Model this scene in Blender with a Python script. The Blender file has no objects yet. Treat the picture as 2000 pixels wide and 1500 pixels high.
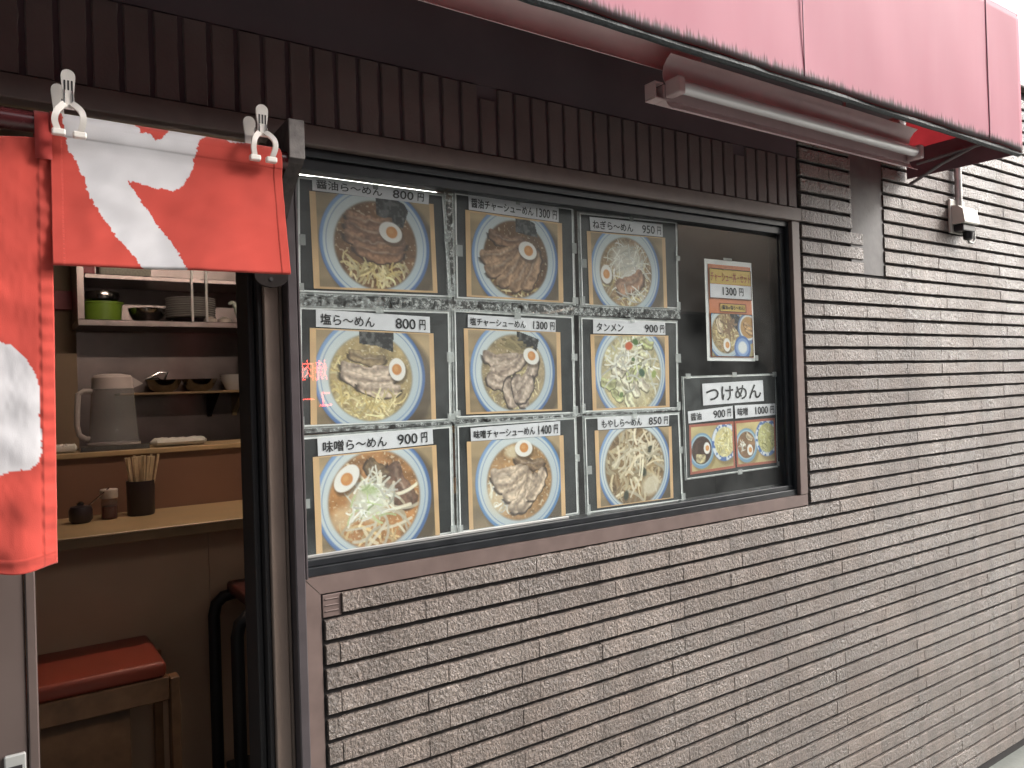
import bpy, bmesh, math, random
import numpy as np
from mathutils import Vector, Matrix

# ------------------------------------------------------------------ camera, sky, sun, exposure
sc = bpy.context.scene
COL = sc.collection
F_PX, YAW, PITCH, ROLL = 1500.0, .5982, .0054, -.0318
CAM = np.array([0.0, -1.30, 1.39])
def _basis():
    f = np.array([math.sin(YAW)*math.cos(PITCH), math.cos(YAW)*math.cos(PITCH), math.sin(PITCH)])
    r = np.array([math.cos(YAW), -math.sin(YAW), 0.0]); u = np.cross(r, f)
    return math.cos(ROLL)*r+math.sin(ROLL)*u, -math.sin(ROLL)*r+math.cos(ROLL)*u, f
CR, CU, CF = _basis()
cam_data = bpy.data.cameras.new('camera'); cam = bpy.data.objects.new('camera', cam_data); COL.objects.link(cam)
cam_data.sensor_width = 36.0; cam_data.lens = 36.0*F_PX/2000.0; cam_data.clip_start = .02; cam_data.clip_end = 500
cam.matrix_world = Matrix(((CR[0], CU[0], -CF[0], CAM[0]), (CR[1], CU[1], -CF[1], CAM[1]), (CR[2], CU[2], -CF[2], CAM[2]), (0, 0, 0, 1)))
sc.camera = cam
SUN_DIR = Vector((.71, -.44, .55)).normalized()
world = bpy.data.worlds.new('World'); sc.world = world; world.use_nodes = True
wn = world.node_tree; wn.nodes.clear()
sky = wn.nodes.new('ShaderNodeTexSky'); sky.sky_type = 'NISHITA'; sky.sun_disc = False
sky.sun_elevation = math.asin(SUN_DIR.z); sky.sun_rotation = math.atan2(SUN_DIR.x, SUN_DIR.y)
sky.air_density = 1.0; sky.dust_density = 6.0; sky.ozone_density = 1.0
hsv = wn.nodes.new('ShaderNodeHueSaturation'); hsv.inputs['Saturation'].default_value = .35
bg = wn.nodes.new('ShaderNodeBackground'); bg.inputs['Strength'].default_value = .15
wo = wn.nodes.new('ShaderNodeOutputWorld')
wn.links.new(sky.outputs[0], hsv.inputs['Color']); wn.links.new(hsv.outputs[0], bg.inputs['Color']); wn.links.new(bg.outputs[0], wo.inputs['Surface'])
sun_data = bpy.data.lights.new('sun', 'SUN'); sun_data.energy = 2.3; sun_data.angle = math.radians(18); sun_data.color = (1, .975, .94)
sun = bpy.data.objects.new('sun', sun_data); COL.objects.link(sun)
sun.rotation_euler = SUN_DIR.to_track_quat('Z', 'Y').to_euler(); sun.location = (3, -4, 6)
sc.view_settings.view_transform = 'Standard'; sc.view_settings.look = 'None'
sc.view_settings.gamma = 1.0; sc.view_settings.exposure = 0.84
sc.cycles.max_bounces = 10; sc.cycles.transparent_max_bounces = 16

random.seed(7); rng = np.random.default_rng(7)

# ------------------------------------------------------------------ pixel -> place helpers
def ray(px, py): return CR*(px-1000)/F_PX - CU*(py-750)/F_PX + CF
def PY(px, py, y): d = ray(px, py); return CAM + d*((y-CAM[1])/d[1])
def PX(px, py, x): d = ray(px, py); return CAM + d*((x-CAM[0])/d[0])
def PZ(px, py, z): d = ray(px, py); return CAM + d*((z-CAM[2])/d[2])
def proj(v):
    v = np.asarray(v, float)-CAM; z = v@CF
    return 1000+F_PX*(v@CR)/z, 750-F_PX*(v@CU)/z

# ------------------------------------------------------------------ materials
MATS = {}
def lin(c): 
    c = np.asarray(c, float)/255.0
    return np.where(c <= .04045, c/12.92, ((c+.055)/1.055)**2.4)
def mat(name, base=(.5, .5, .5), rough=.6, metal=0.0, bump=None, var=None, spec=.5, coat=0.0, attr=False, emit=None, trans=0.0, sheen=0.0):
    """bump=(scale, strength, distance); var=(scale, amount) tints by world position"""
    m = bpy.data.materials.new(name); m.use_nodes = True; MATS[name] = m
    nt = m.node_tree; b = nt.nodes['Principled BSDF']; N = nt.nodes.new; Lk = nt.links.new
    b.inputs['Roughness'].default_value = rough; b.inputs['Metallic'].default_value = metal
    b.inputs['Specular IOR Level'].default_value = spec; b.inputs['Coat Weight'].default_value = coat
    b.inputs['Sheen Weight'].default_value = sheen
    col = None
    if attr:
        a = N('ShaderNodeAttribute'); a.attribute_name = 'Col'; col = a.outputs['Color']
    else: b.inputs['Base Color'].default_value = (*base, 1)
    geo = N('ShaderNodeNewGeometry')
    if var:
        n = N('ShaderNodeTexNoise'); n.inputs['Scale'].default_value = var[0]; n.inputs['Detail'].default_value = 5
        Lk(geo.outputs['Position'], n.inputs['Vector'])
        mr = N('ShaderNodeMapRange'); mr.inputs[1].default_value = .25; mr.inputs[2].default_value = .75
        mr.inputs[3].default_value = 1-var[1]; mr.inputs[4].default_value = 1+var[1]; Lk(n.outputs['Fac'], mr.inputs[0])
        mx = N('ShaderNodeMix'); mx.data_type = 'RGBA'; mx.blend_type = 'MULTIPLY'; mx.inputs['Factor'].default_value = 1
        if col is not None: Lk(col, mx.inputs['A'])
        else: mx.inputs['A'].default_value = (*base, 1)
        Lk(mr.outputs[0], mx.inputs['B']); col = mx.outputs['Result']
        rr = N('ShaderNodeMapRange'); rr.inputs[3].default_value = max(.03, rough-.08); rr.inputs[4].default_value = min(1, rough+.08)
        Lk(n.outputs['Fac'], rr.inputs[0]); Lk(rr.outputs[0], b.inputs['Roughness'])
    if col is not None: Lk(col, b.inputs['Base Color'])
    if bump:
        n = N('ShaderNodeTexNoise'); n.inputs['Scale'].default_value = bump[0]; n.inputs['Detail'].default_value = 4
        Lk(geo.outputs['Position'], n.inputs['Vector'])
        bp = N('ShaderNodeBump'); bp.inputs['Strength'].default_value = bump[1]; bp.inputs['Distance'].default_value = bump[2]
        Lk(n.outputs['Fac'], bp.inputs['Height']); Lk(bp.outputs[0], b.inputs['Normal'])
    if emit:
        b.inputs['Emission Color'].default_value = (*emit[0], 1); b.inputs['Emission Strength'].default_value = emit[1]
    if trans:
        t = N('ShaderNodeBsdfTranslucent'); t.inputs['Color'].default_value = (*base, 1)
        if col is not None: Lk(col, t.inputs['Color'])
        ms = N('ShaderNodeMixShader'); ms.inputs[0].default_value = trans
        out = nt.nodes['Material Output']
        Lk(b.outputs[0], ms.inputs[1]); Lk(t.outputs[0], ms.inputs[2]); Lk(ms.outputs[0], out.inputs['Surface'])
    return m

def tile_material():
    m = bpy.data.materials.new('split_face_tile'); m.use_nodes = True; nt = m.node_tree
    b = nt.nodes['Principled BSDF']; N = nt.nodes.new; Lk = nt.links.new
    geo = N('ShaderNodeNewGeometry'); oi = N('ShaderNodeObjectInfo')
    big = N('ShaderNodeTexNoise'); big.inputs['Scale'].default_value = 3.2; big.inputs['Detail'].default_value = 6; big.inputs['Roughness'].default_value = .6
    Lk(geo.outputs['Position'], big.inputs['Vector'])
    cr = N('ShaderNodeValToRGB'); cr.color_ramp.elements[0].position = .3; cr.color_ramp.elements[1].position = .72
    cr.color_ramp.elements[0].color = (.140, .105, .087, 1); cr.color_ramp.elements[1].color = (.225, .180, .152, 1)
    Lk(big.outputs['Fac'], cr.inputs[0])
    fine = N('ShaderNodeTexNoise'); fine.inputs['Scale'].default_value = 230; fine.inputs['Detail'].default_value = 3
    Lk(geo.outputs['Position'], fine.inputs['Vector'])
    mr = N('ShaderNodeMapRange'); mr.inputs[1].default_value = .3; mr.inputs[2].default_value = .7; mr.inputs[3].default_value = .60; mr.inputs[4].default_value = 1.44
    Lk(fine.outputs['Fac'], mr.inputs[0])
    orr = N('ShaderNodeMapRange'); orr.inputs[3].default_value = .84; orr.inputs[4].default_value = 1.16; Lk(oi.outputs['Random'], orr.inputs[0])
    mul = N('ShaderNodeMath'); mul.operation = 'MULTIPLY'; Lk(mr.outputs[0], mul.inputs[0]); Lk(orr.outputs[0], mul.inputs[1])
    mx = N('ShaderNodeMix'); mx.data_type = 'RGBA'; mx.blend_type = 'MULTIPLY'; mx.inputs['Factor'].default_value = 1
    # faint rain streaks running down the wall
    mps = N('ShaderNodeMapping'); mps.inputs['Scale'].default_value = (16, 1, 1.1); Lk(geo.outputs['Position'], mps.inputs['Vector'])
    stn = N('ShaderNodeTexNoise'); stn.inputs['Scale'].default_value = 1; stn.inputs['Detail'].default_value = 5; stn.inputs['Roughness'].default_value = .6; Lk(mps.outputs[0], stn.inputs['Vector'])
    sr = N('ShaderNodeMapRange'); sr.inputs[1].default_value = .35; sr.inputs[2].default_value = .65; sr.inputs[3].default_value = .74; sr.inputs[4].default_value = 1.14; Lk(stn.outputs['Fac'], sr.inputs[0])
    mul2 = N('ShaderNodeMath'); mul2.operation = 'MULTIPLY'; Lk(mul.outputs[0], mul2.inputs[0]); Lk(sr.outputs[0], mul2.inputs[1]); mul = mul2
    Lk(cr.outputs[0], mx.inputs['A']); Lk(mul.outputs[0], mx.inputs['B']); Lk(mx.outputs['Result'], b.inputs['Base Color'])
    # stretched relief like a split face, plus pits
    mp = N('ShaderNodeMapping'); mp.inputs['Rotation'].default_value = (0, .7, 0); mp.inputs['Scale'].default_value = (1.0, 1.0, .72)
    Lk(geo.outputs['Position'], mp.inputs['Vector'])
    r1 = N('ShaderNodeTexNoise'); r1.inputs['Scale'].default_value = 135; r1.inputs['Detail'].default_value = 5; r1.inputs['Roughness'].default_value = .62; r1.inputs['Distortion'].default_value = .4
    Lk(mp.outputs[0], r1.inputs['Vector'])
    bp = N('ShaderNodeBump'); bp.inputs['Strength'].default_value = 1.0; bp.inputs['Distance'].default_value = .0105
    Lk(r1.outputs['Fac'], bp.inputs['Height']); Lk(bp.outputs[0], b.inputs['Normal'])
    wet = N('ShaderNodeTexNoise'); wet.inputs['Scale'].default_value = 4; wet.inputs['Detail'].default_value = 5; Lk(geo.outputs['Position'], wet.inputs['Vector'])
    wr = N('ShaderNodeMapRange'); wr.inputs[1].default_value = .3; wr.inputs[2].default_value = .7; wr.inputs[3].default_value = .18; wr.inputs[4].default_value = .50
    Lk(wet.outputs['Fac'], wr.inputs[0]); Lk(wr.outputs[0], b.inputs['Roughness'])
    wc = N('ShaderNodeMapRange'); wc.inputs[1].default_value = .38; wc.inputs[2].default_value = .62; wc.inputs[3].default_value = 1; wc.inputs[4].default_value = .25; Lk(wet.outputs['Fac'], wc.inputs[0]); Lk(wc.outputs[0], b.inputs['Coat Weight'])
    b.inputs['Specular IOR Level'].default_value = .6
    b.inputs['Coat Weight'].default_value = 1; b.inputs['Coat Roughness'].default_value = .24; b.inputs['Coat IOR'].default_value = 1.4; Lk(bp.outputs[0], b.inputs['Coat Normal'])
    return m

def awning_material():
    m = bpy.data.materials.new('faded_red_vinyl'); m.use_nodes = True; nt = m.node_tree
    b = nt.nodes['Principled BSDF']; N = nt.nodes.new; Lk = nt.links.new
    geo = N('ShaderNodeNewGeometry'); sep = N('ShaderNodeSeparateXYZ'); Lk(geo.outputs['Position'], sep.inputs[0])
    mp = N('ShaderNodeMapping'); mp.inputs['Scale'].default_value = (150, 30, 7); Lk(geo.outputs['Position'], mp.inputs[0])
    st = N('ShaderNodeTexNoise'); st.inputs['Scale'].default_value = 1; st.inputs['Detail'].default_value = 6; st.inputs['Roughness'].default_value = .7; Lk(mp.outputs[0], st.inputs[0])
    mp2 = N('ShaderNodeMapping'); mp2.inputs['Scale'].default_value = (9, 9, 2); Lk(geo.outputs['Position'], mp2.inputs[0])
    st2 = N('ShaderNodeTexNoise'); st2.inputs['Scale'].default_value = 1; st2.inputs['Detail'].default_value = 3; Lk(mp2.outputs[0], st2.inputs[0])
    # mould creeping up from the bottom hem, ragged by vertical streaks
    h = N('ShaderNodeMapRange'); h.inputs[1].default_value = 1.998; h.inputs[2].default_value = 2.070; h.inputs[3].default_value = .93; h.inputs[4].default_value = 0; Lk(sep.outputs['Z'], h.inputs[0])
    ad = N('ShaderNodeMath'); ad.operation = 'ADD'; Lk(h.outputs[0], ad.inputs[0]); Lk(st.outputs['Fac'], ad.inputs[1])
    cr = N('ShaderNodeMapRange'); cr.inputs[1].default_value = .93; cr.inputs[2].default_value = 1.08; cr.clamp = True; Lk(ad.outputs[0], cr.inputs[0])
    base = N('ShaderNodeMix'); base.data_type = 'RGBA'; base.inputs['A'].default_value = (.50, .16, .225, 1); base.inputs['B'].default_value = (.56, .225, .29, 1)
    Lk(st2.outputs['Fac'], base.inputs['Factor'])
    mx = N('ShaderNodeMix'); mx.data_type = 'RGBA'; Lk(cr.outputs[0], mx.inputs['Factor']); Lk(base.outputs['Result'], mx.inputs['A']); mx.inputs['B'].default_value = (.035, .042, .045, 1)
    Lk(mx.outputs['Result'], b.inputs['Base Color']); b.inputs['Roughness'].default_value = .6; b.inputs['Specular IOR Level'].default_value = .3
    bp = N('ShaderNodeBump'); bp.inputs['Strength'].default_value = .12; bp.inputs['Distance'].default_value = .002; Lk(st2.outputs['Fac'], bp.inputs['Height']); Lk(bp.outputs[0], b.inputs['Normal'])
    t = N('ShaderNodeBsdfTranslucent'); t.inputs['Color'].default_value = (.75, .05, .06, 1)
    ms = N('ShaderNodeMixShader'); ms.inputs[0].default_value = .36; out = nt.nodes['Material Output']
    Lk(b.outputs[0], ms.inputs[1]); Lk(t.outputs[0], ms.inputs[2]); Lk(ms.outputs[0], out.inputs['Surface'])
    return m

def clear_material(name, tint=(1, 1, 1), rough=.0, haze=0.0, haze_noise=None):
    m = bpy.data.materials.new(name); m.use_nodes = True; nt = m.node_tree; nt.nodes.clear(); N = nt.nodes.new; Lk = nt.links.new
    out = N('ShaderNodeOutputMaterial'); tr = N('ShaderNodeBsdfTransparent'); tr.inputs[0].default_value = (*tint, 1)
    gl = N('ShaderNodeBsdfGlossy'); gl.inputs['Roughness'].default_value = rough
    lw = N('ShaderNodeLayerWeight'); lw.inputs['Blend'].default_value = .5
    pw = N('ShaderNodeMath'); pw.operation = 'POWER'; pw.inputs[1].default_value = 5; Lk(lw.outputs['Facing'], pw.inputs[0])
    fr = N('ShaderNodeMapRange'); fr.inputs[3].default_value = .028; fr.inputs[4].default_value = .9; Lk(pw.outputs[0], fr.inputs[0])
    ms = N('ShaderNodeMixShader'); Lk(fr.outputs[0], ms.inputs[0]); Lk(tr.outputs[0], ms.inputs[1]); Lk(gl.outputs[0], ms.inputs[2])
    sh = ms.outputs[0]
    if haze:
        df = N('ShaderNodeBsdfDiffuse'); df.inputs[0].default_value = (.75, .77, .76, 1); m2 = N('ShaderNodeMixShader')
        if haze_noise:
            g = N('ShaderNodeNewGeometry'); n = N('ShaderNodeTexNoise'); n.inputs['Scale'].default_value = haze_noise; n.inputs['Detail'].default_value = 9; n.inputs['Roughness'].default_value = .85 if haze_noise > 50 else .6
            Lk(g.outputs['Position'], n.inputs[0]); r = N('ShaderNodeMapRange'); r.inputs[1].default_value = .46 if haze_noise > 50 else .3; r.inputs[2].default_value = .60 if haze_noise > 50 else .8; r.inputs[4].default_value = haze
            Lk(n.outputs['Fac'], r.inputs[0]); Lk(r.outputs[0], m2.inputs[0])
        else: m2.inputs[0].default_value = haze
        Lk(sh, m2.inputs[1]); Lk(df.outputs[0], m2.inputs[2]); sh = m2.outputs[0]
    Lk(sh, out.inputs['Surface']); return m

M_tile = tile_material()
M_tile_up = mat('haze_lifted_upright_tile', (.150, .112, .106), .5, bump=(170, .45, .002), var=(9, .2))  # painted brown, lifted paler to imitate haze in the awning's shade
M_mortar = mat('dark_mortar', (.021, .018, .018), .85, bump=(120, .5, .002), var=(30, .25))
M_cement = mat('bare_cement', (.115, .108, .106), .6, bump=(60, .35, .002), var=(14, .35))
M_board = mat('brown_painted_board', (.145, .104, .093), .42, bump=(90, .15, .0008), var=(25, .16))
M_jamb = mat('brown_anodised_aluminium', (.21, .155, .125), .45, metal=.0, var=(18, .12), bump=(300, .08, .0005))
M_jamb2 = mat('plum_grey_aluminium', (.085, .072, .076), .36, metal=.3, var=(20, .14))
M_black = mat('black_aluminium', (.021, .023, .026), .34, metal=.2, var=(30, .25))
M_rubber = mat('black_rubber', (.016, .014, .015), .6)
M_silver = mat('pale_silver', (.55, .55, .53), .35, metal=.6)
M_awn = awning_material()
M_seam = mat('welded_vinyl_seam', (.33, .13, .165), .6)
M_awn_in = mat('red_vinyl_inside', (.55, .15, .17), .5, trans=.55, var=(8, .2))
M_hem = mat('mouldy_hem', (.030, .038, .042), .6, var=(90, .5), bump=(160, .6, .003))
M_soffit = mat('maroon_soffit', (.125, .092, .102), .6, var=(5, .2))
M_frame = mat('grey_steel_frame', (.20, .18, .19), .5, metal=.3)
M_lampmetal = mat('pink_tinted_enamel', (.64, .48, .48), .38, var=(10, .15))  # enamel with the awning's red bounce light tinted into its base
M_tube = mat('unlit_fluorescent_glass', (.78, .77, .78), .15, coat=.5)
M_lit = mat('lit_fluorescent_tube', (.9, .9, .88), .3, emit=((1, .97, .90), 6.0))
M_lit2 = mat('lit_ceiling_tube', (.9, .9, .88), .3, emit=((1, .83, .67), 42.0))
M_cloth = mat('printed_cotton', attr=True, rough=.9, spec=.15, bump=(900, .35, .0006), trans=.12, sheen=.25, var=(14, .05))
M_hemcloth = mat('red_cotton_hem', (.44, .052, .044), .9, spec=.15, bump=(900, .35, .0006), sheen=.25)
M_rod = mat('dark_red_lacquer_rod', (.075, .014, .016), .28, coat=.4, var=(20, .2))
M_oldwood = mat('weathered_dark_wood', (.058, .044, .042), .55, bump=(70, .6, .003), var=(40, .5))
M_endgrain = mat('lit_end_grain', (.17, .15, .14), .6, bump=(140, .5, .002), var=(60, .35))
M_plastic = mat('ivory_plastic', (.72, .67, .62), .35, var=(30, .06))
M_spring = mat('steel_spring', (.55, .55, .55), .25, metal=1)
M_glass = clear_material('window_glass', (.96, .975, .97), 0, .06, 5)
M_cond = clear_material('condensation', (.97, .98, .98), .1, .50, 85)
M_dust = clear_material('taped_edge', (.95, .96, .95), .15, .30)
M_card = mat('black_card', (.026, .030, .031), .34, var=(35, .35), coat=.25)
M_film = mat('laminate_film_edge', (.42, .44, .43), .2, var=(60, .4), coat=.4)
M_line = mat('white_laminate_line', (.80, .81, .80), .35)
M_paper = mat('white_paper_strip', (.70, .70, .73), .45, var=(30, .05), coat=.2)
M_ink = mat('black_ink', (.018, .018, .020), .4)
M_print = mat('colour_print', attr=True, rough=.34, coat=.25)
M_galv = mat('galvanised_pipe', (.42, .42, .40), .4, metal=.4, var=(40, .2))
M_box = mat('beige_outlet_box', (.50, .49, .44), .42, var=(20, .12))
M_socket = mat('black_socket', (.02, .02, .022), .4)
M_asphalt = mat('wet_asphalt', (.085, .085, .084), .24, bump=(140, .3, .004), var=(3, .25))
M_curb = mat('grey_green_concrete', (.225, .235, .215), .38, bump=(120, .4, .003), var=(7, .22))
M_wallin = mat('brown_panelling', (.20, .105, .066), .45, var=(3, .12))
M_tanin = mat('tan_wall', (.30, .21, .13), .6, var=(4, .12))
M_steel = mat('kitchen_stainless', (.22, .185, .18), .32, metal=.9, bump=(5, .25, .01), var=(6, .2))
M_counter = mat('pale_counter_wood', (.42, .30, .16), .35, var=(9, .15))
M_counter_edge = mat('counter_edge_band', (.26, .16, .085), .4, var=(9, .15))
M_panel = mat('tan_counter_front', (.50, .33, .22), .45, var=(3, .12))
M_seat = mat('red_brown_vinyl', (.27, .050, .027), .38, var=(8, .06))
M_stoolwood = mat('stool_wood', (.24, .12, .06), .45, var=(16, .3))
M_blackpaint = mat('black_painted_steel', (.010, .009, .010), .45)
M_floor = mat('shop_floor', (.06, .045, .038), .5, var=(4, .2))
M_ceil = mat('shop_ceiling', (.22, .17, .13), .8)
M_pitch = clear_material('smoky_pitcher_plastic', (.78, .74, .74), .08, .17)
M_lid = mat('grey_plastic_lid', (.42, .37, .35), .3)
M_towel = mat('white_towel', (.62, .60, .55), .95, bump=(500, .6, .003), spec=.1)
M_chop = mat('pale_bamboo', (.62, .47, .29), .6, var=(60, .15))
M_darkplastic = mat('dark_plum_plastic', (.030, .020, .024), .35)
M_capwhite = mat('cream_cap', (.52, .45, .40), .5)
M_chili = mat('red_chili_fill', (.13, .022, .018), .4)
M_jar = clear_material('jar_glass', (.80, .76, .74), .04, .05)
M_green = mat('lime_plastic', (.20, .33, .035), .4, var=(14, .08))
M_white = mat('white_glazed_china', (.62, .60, .58), .2, coat=.3)
M_mint = mat('mint_glazed_china', (.42, .48, .42), .25, coat=.3)
M_bowlsteel = mat('bowl_stainless', (.42, .40, .39), .18, metal=1, var=(40, .2))
M_shelfwood = mat('thin_wood_shelf', (.34, .22, .11), .5, var=(20, .2))
M_can = mat('dark_blue_label', (.035, .06, .075), .4, var=(60, .5))
M_poster = mat('pale_wall_card', (.42, .40, .33), .6, var=(120, .25))
M_pink = mat('pink_plastic', (.42, .10, .12), .5)
M_opp = mat('opposite_wall_render', (.20, .185, .165), .8, var=(1.5, .25))
M_oppglass = mat('opposite_dark_glass', (.03, .035, .04), .12)
M_neon = mat('red_neon', (.9, .1, .1), .4, emit=((1, .10, .07), 22.0))

# ------------------------------------------------------------------ mesh helpers
class MB:
    def __init__(s): s.v = []; s.f = []
    def add(s, vs, fs):
        o = len(s.v); s.v += [tuple(map(float, p)) for p in vs]; s.f += [tuple(i+o for i in f) for f in fs]; return s
    def box(s, x0, x1, y0, y1, z0, z1):
        return s.add([(x0, y0, z0), (x1, y0, z0), (x1, y1, z0), (x0, y1, z0), (x0, y0, z1), (x1, y0, z1), (x1, y1, z1), (x0, y1, z1)],
                     [(0, 3, 2, 1), (4, 5, 6, 7), (0, 1, 5, 4), (1, 2, 6, 5), (2, 3, 7, 6), (3, 0, 4, 7)])
    def cbox(s, x0, x1, y0, y1, z0, z1, b=.002, seg=1):
        bm = bmesh.new(); bmesh.ops.create_cube(bm, size=1)
        for v in bm.verts: v.co = Vector(((x0+x1)/2+v.co.x*(x1-x0), (y0+y1)/2+v.co.y*(y1-y0), (z0+z1)/2+v.co.z*(z1-z0)))
        bmesh.ops.bevel(bm, geom=bm.edges[:], offset=b, segments=seg, profile=.5, affect='EDGES')
        bm.verts.index_update(); s.add([v.co[:] for v in bm.verts], [[v.index for v in f.verts] for f in bm.faces]); bm.free(); return s
    def tube(s, path, r, n=10, cap=True):
        path = [Vector(p) for p in path]; rs = r if isinstance(r, (list, tuple)) else [r]*len(path)
        o = len(s.v); t0 = None
        for i, p in enumerate(path):
            a = path[max(0, i-1)]; b = path[min(len(path)-1, i+1)]; t = (b-a).normalized()
            if t0 is None:
                u = t.orthogonal().normalized()
            else: u = (u - t*u.dot(t)).normalized()
            t0 = t; w = t.cross(u)
            for k in range(n):
                an = 2*math.pi*k/n; q = p+(u*math.cos(an)+w*math.sin(an))*rs[i]; s.v.append(q[:])
        for i in range(len(path)-1):
            for k in range(n):
                s.f.append((o+i*n+k, o+i*n+(k+1) % n, o+(i+1)*n+(k+1) % n, o+(i+1)*n+k))
        if cap:
            s.f.append(tuple(o+k for k in reversed(range(n)))); e = o+(len(path)-1)*n; s.f.append(tuple(e+k for k in range(n)))
        return s
    def ribbon(s, path, w, t, up=(0, 1, 0)):
        """flat bar along path: width w in the plane normal to 'up', thickness t along up"""
        path = [Vector(p) for p in path]; up = Vector(up); o = len(s.v)
        for i, p in enumerate(path):
            d = (path[min(len(path)-1, i+1)]-path[max(0, i-1)]).normalized(); sd = d.cross(up).normalized()
            for a, b in ((-1, -1), (1, -1), (1, 1), (-1, 1)): s.v.append((p+sd*(w/2*a)+up*(t/2*b))[:])
        for i in range(len(path)-1):
            for k in range(4): s.f.append((o+i*4+k, o+i*4+(k+1) % 4, o+i*4+4+(k+1) % 4, o+i*4+4+k))
        s.f.append((o+3, o+2, o+1, o)); e = o+(len(path)-1)*4; s.f.append((e, e+1, e+2, e+3)); return s
    def lathe(s, c, prof, n=28, sx=1.0, sy=1.0):
        o = len(s.v); c = Vector(c)
        for r, z in prof:
            for k in range(n):
                a = 2*math.pi*k/n; s.v.append((c.x+r*math.cos(a)*sx, c.y+r*math.sin(a)*sy, c.z+z))
        for i in range(len(prof)-1):
            for k in range(n): s.f.append((o+i*n+k, o+i*n+(k+1) % n, o+(i+1)*n+(k+1) % n, o+(i+1)*n+k))
        s.f.append(tuple(o+k for k in reversed(range(n)))); e = o+(len(prof)-1)*n; s.f.append(tuple(e+k for k in range(n))); return s
    def prism(s, poly, ax, a0, a1):
        """poly of 2-D points extruded along axis ax ('x': points are (y,z); 'y': (x,z))"""
        n = len(poly)
        def mk(p, a): return (a, p[0], p[1]) if ax == 'x' else ((p[0], a, p[1]) if ax == 'y' else (p[0], p[1], a))
        vs = [mk(p, a0) for p in poly]+[mk(p, a1) for p in poly]
        return s.add(vs, [tuple(range(n)), tuple(reversed(range(n, 2*n)))]+[(i, i+n, (i+1) % n+n, (i+1) % n) for i in range(n)])

ORIG = {}
def fin(name, v, f, m, parent=None, org=None, smooth=False, **props):
    """one mesh object; v are world coordinates, org its origin"""
    if parent is not None: org = ORIG[parent]
    elif org is None:
        a = np.array(v); org = (float((a[:, 0].min()+a[:, 0].max())/2), float((a[:, 1].min()+a[:, 1].max())/2), float(a[:, 2].min()))
    me = bpy.data.meshes.new(name)
    if isinstance(v, np.ndarray): vv = v-np.array(org)
    else: vv = [(p[0]-org[0], p[1]-org[1], p[2]-org[2]) for p in v]
    me.from_pydata(vv, [], f); me.validate()
    bm = bmesh.new(); bm.from_mesh(me); bmesh.ops.recalc_face_normals(bm, faces=bm.faces[:]); bm.to_mesh(me); bm.free()
    if smooth:
        me.polygons.foreach_set('use_smooth', [True]*len(me.polygons))
        try: me.set_sharp_from_angle(angle=math.radians(38))
        except Exception: pass
    if m is not None: me.materials.append(m)
    o = bpy.data.objects.new(name, me); COL.objects.link(o)
    if parent is not None: o.parent = parent; ORIG[o] = org
    else: o.location = org; ORIG[o] = org
    if parent is not None and parent.type == 'MESH': o.location = (0, 0, 0)
    for k, x in props.items(): o[k] = x
    return o
def mb(name, b, m, parent=None, org=None, smooth=False, **p): return fin(name, b.v, b.f, m, parent, org, smooth, **p)
def thing(name, label, cat, loc, group=None):
    o = bpy.data.objects.new(name, None); COL.objects.link(o); o.location = loc; o.empty_display_size = .05
    o['label'] = label; o['category'] = cat
    if group: o['group'] = group
    ORIG[o] = tuple(map(float, loc)); return o
def tag(o, label, cat, group=None):
    o['label'] = label; o['category'] = cat
    if group: o['group'] = group
    return o

def quad_pts(q, y): return [PY(px, py, y) for px, py in q]
def bil(c, u, v):
    c = [np.asarray(p) for p in c]; u = np.asarray(u)[..., None]; v = np.asarray(v)[..., None]
    return (c[0]*(1-u)+c[1]*u)*(1-v)+(c[3]*(1-u)+c[2]*u)*v

_text_cache = {}
def text_geo(s, off):
    k = (s, off)
    if k not in _text_cache:
        cu = bpy.data.curves.new('lettering', 'FONT'); cu.body = s; cu.size = 1; cu.offset = off; cu.resolution_u = 3
        o = bpy.data.objects.new('lettering', cu); COL.objects.link(o); bpy.context.view_layer.update()
        me = bpy.data.meshes.new_from_object(o.evaluated_get(bpy.context.evaluated_depsgraph_get()))
        v = np.empty(len(me.vertices)*3); me.vertices.foreach_get('co', v); v = v.reshape(-1, 3)[:, :2]
        f = [tuple(p.vertices) for p in me.polygons]
        bpy.data.objects.remove(o); bpy.data.curves.remove(cu); bpy.data.meshes.remove(me)
        v = v-v.min(0); _text_cache[k] = (v/v.max(0), f)
    return _text_cache[k]
def text_on(quad3, items, dy, off=.003, bold=.016):
    """lettering laid out on a quad (corner points TL TR BR BL): items = (string, u0, u1, v0, v1)"""
    V, Fc = [], []; n = 0
    for s, u0, u1, v0, v1 in items:
        tv, tf = text_geo(s, off)
        W_ = np.linalg.norm(np.asarray(quad3[1])-np.asarray(quad3[0])); H_ = np.linalg.norm(np.asarray(quad3[3])-np.asarray(quad3[0]))
        em = (v1-v0)*H_*bold
        for q_, (ax, az) in enumerate(((0, 0), (1, 0), (-1, 0), (0, 1), (0, -1)) if bold else ((0, 0),)):
            p = bil(quad3, u0+(u1-u0)*tv[:, 0]+ax*em/W_, v1-(v1-v0)*tv[:, 1]+az*em/H_); p[:, 1] = dy+q_*.00006
            V.append(p); Fc += [tuple(i+n for i in f) for f in tf]; n += len(p)
    return np.concatenate(V), Fc

# ------------------------------------------------------------------ ground and surroundings
b = MB(); b.add([(-120, -120, 0), (120, -120, 0), (120, 120, 0), (-120, 120, 0)], [(0, 1, 2, 3)])
mb('ground', b, M_asphalt, org=(0, 0, 0), kind='structure')
b = MB(); b.cbox(-4.0, 14.0, -2.2, .02, -.05, .012, .004)
mb('pavement_strip', b, M_curb, org=(0, 0, 0), kind='structure')

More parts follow.
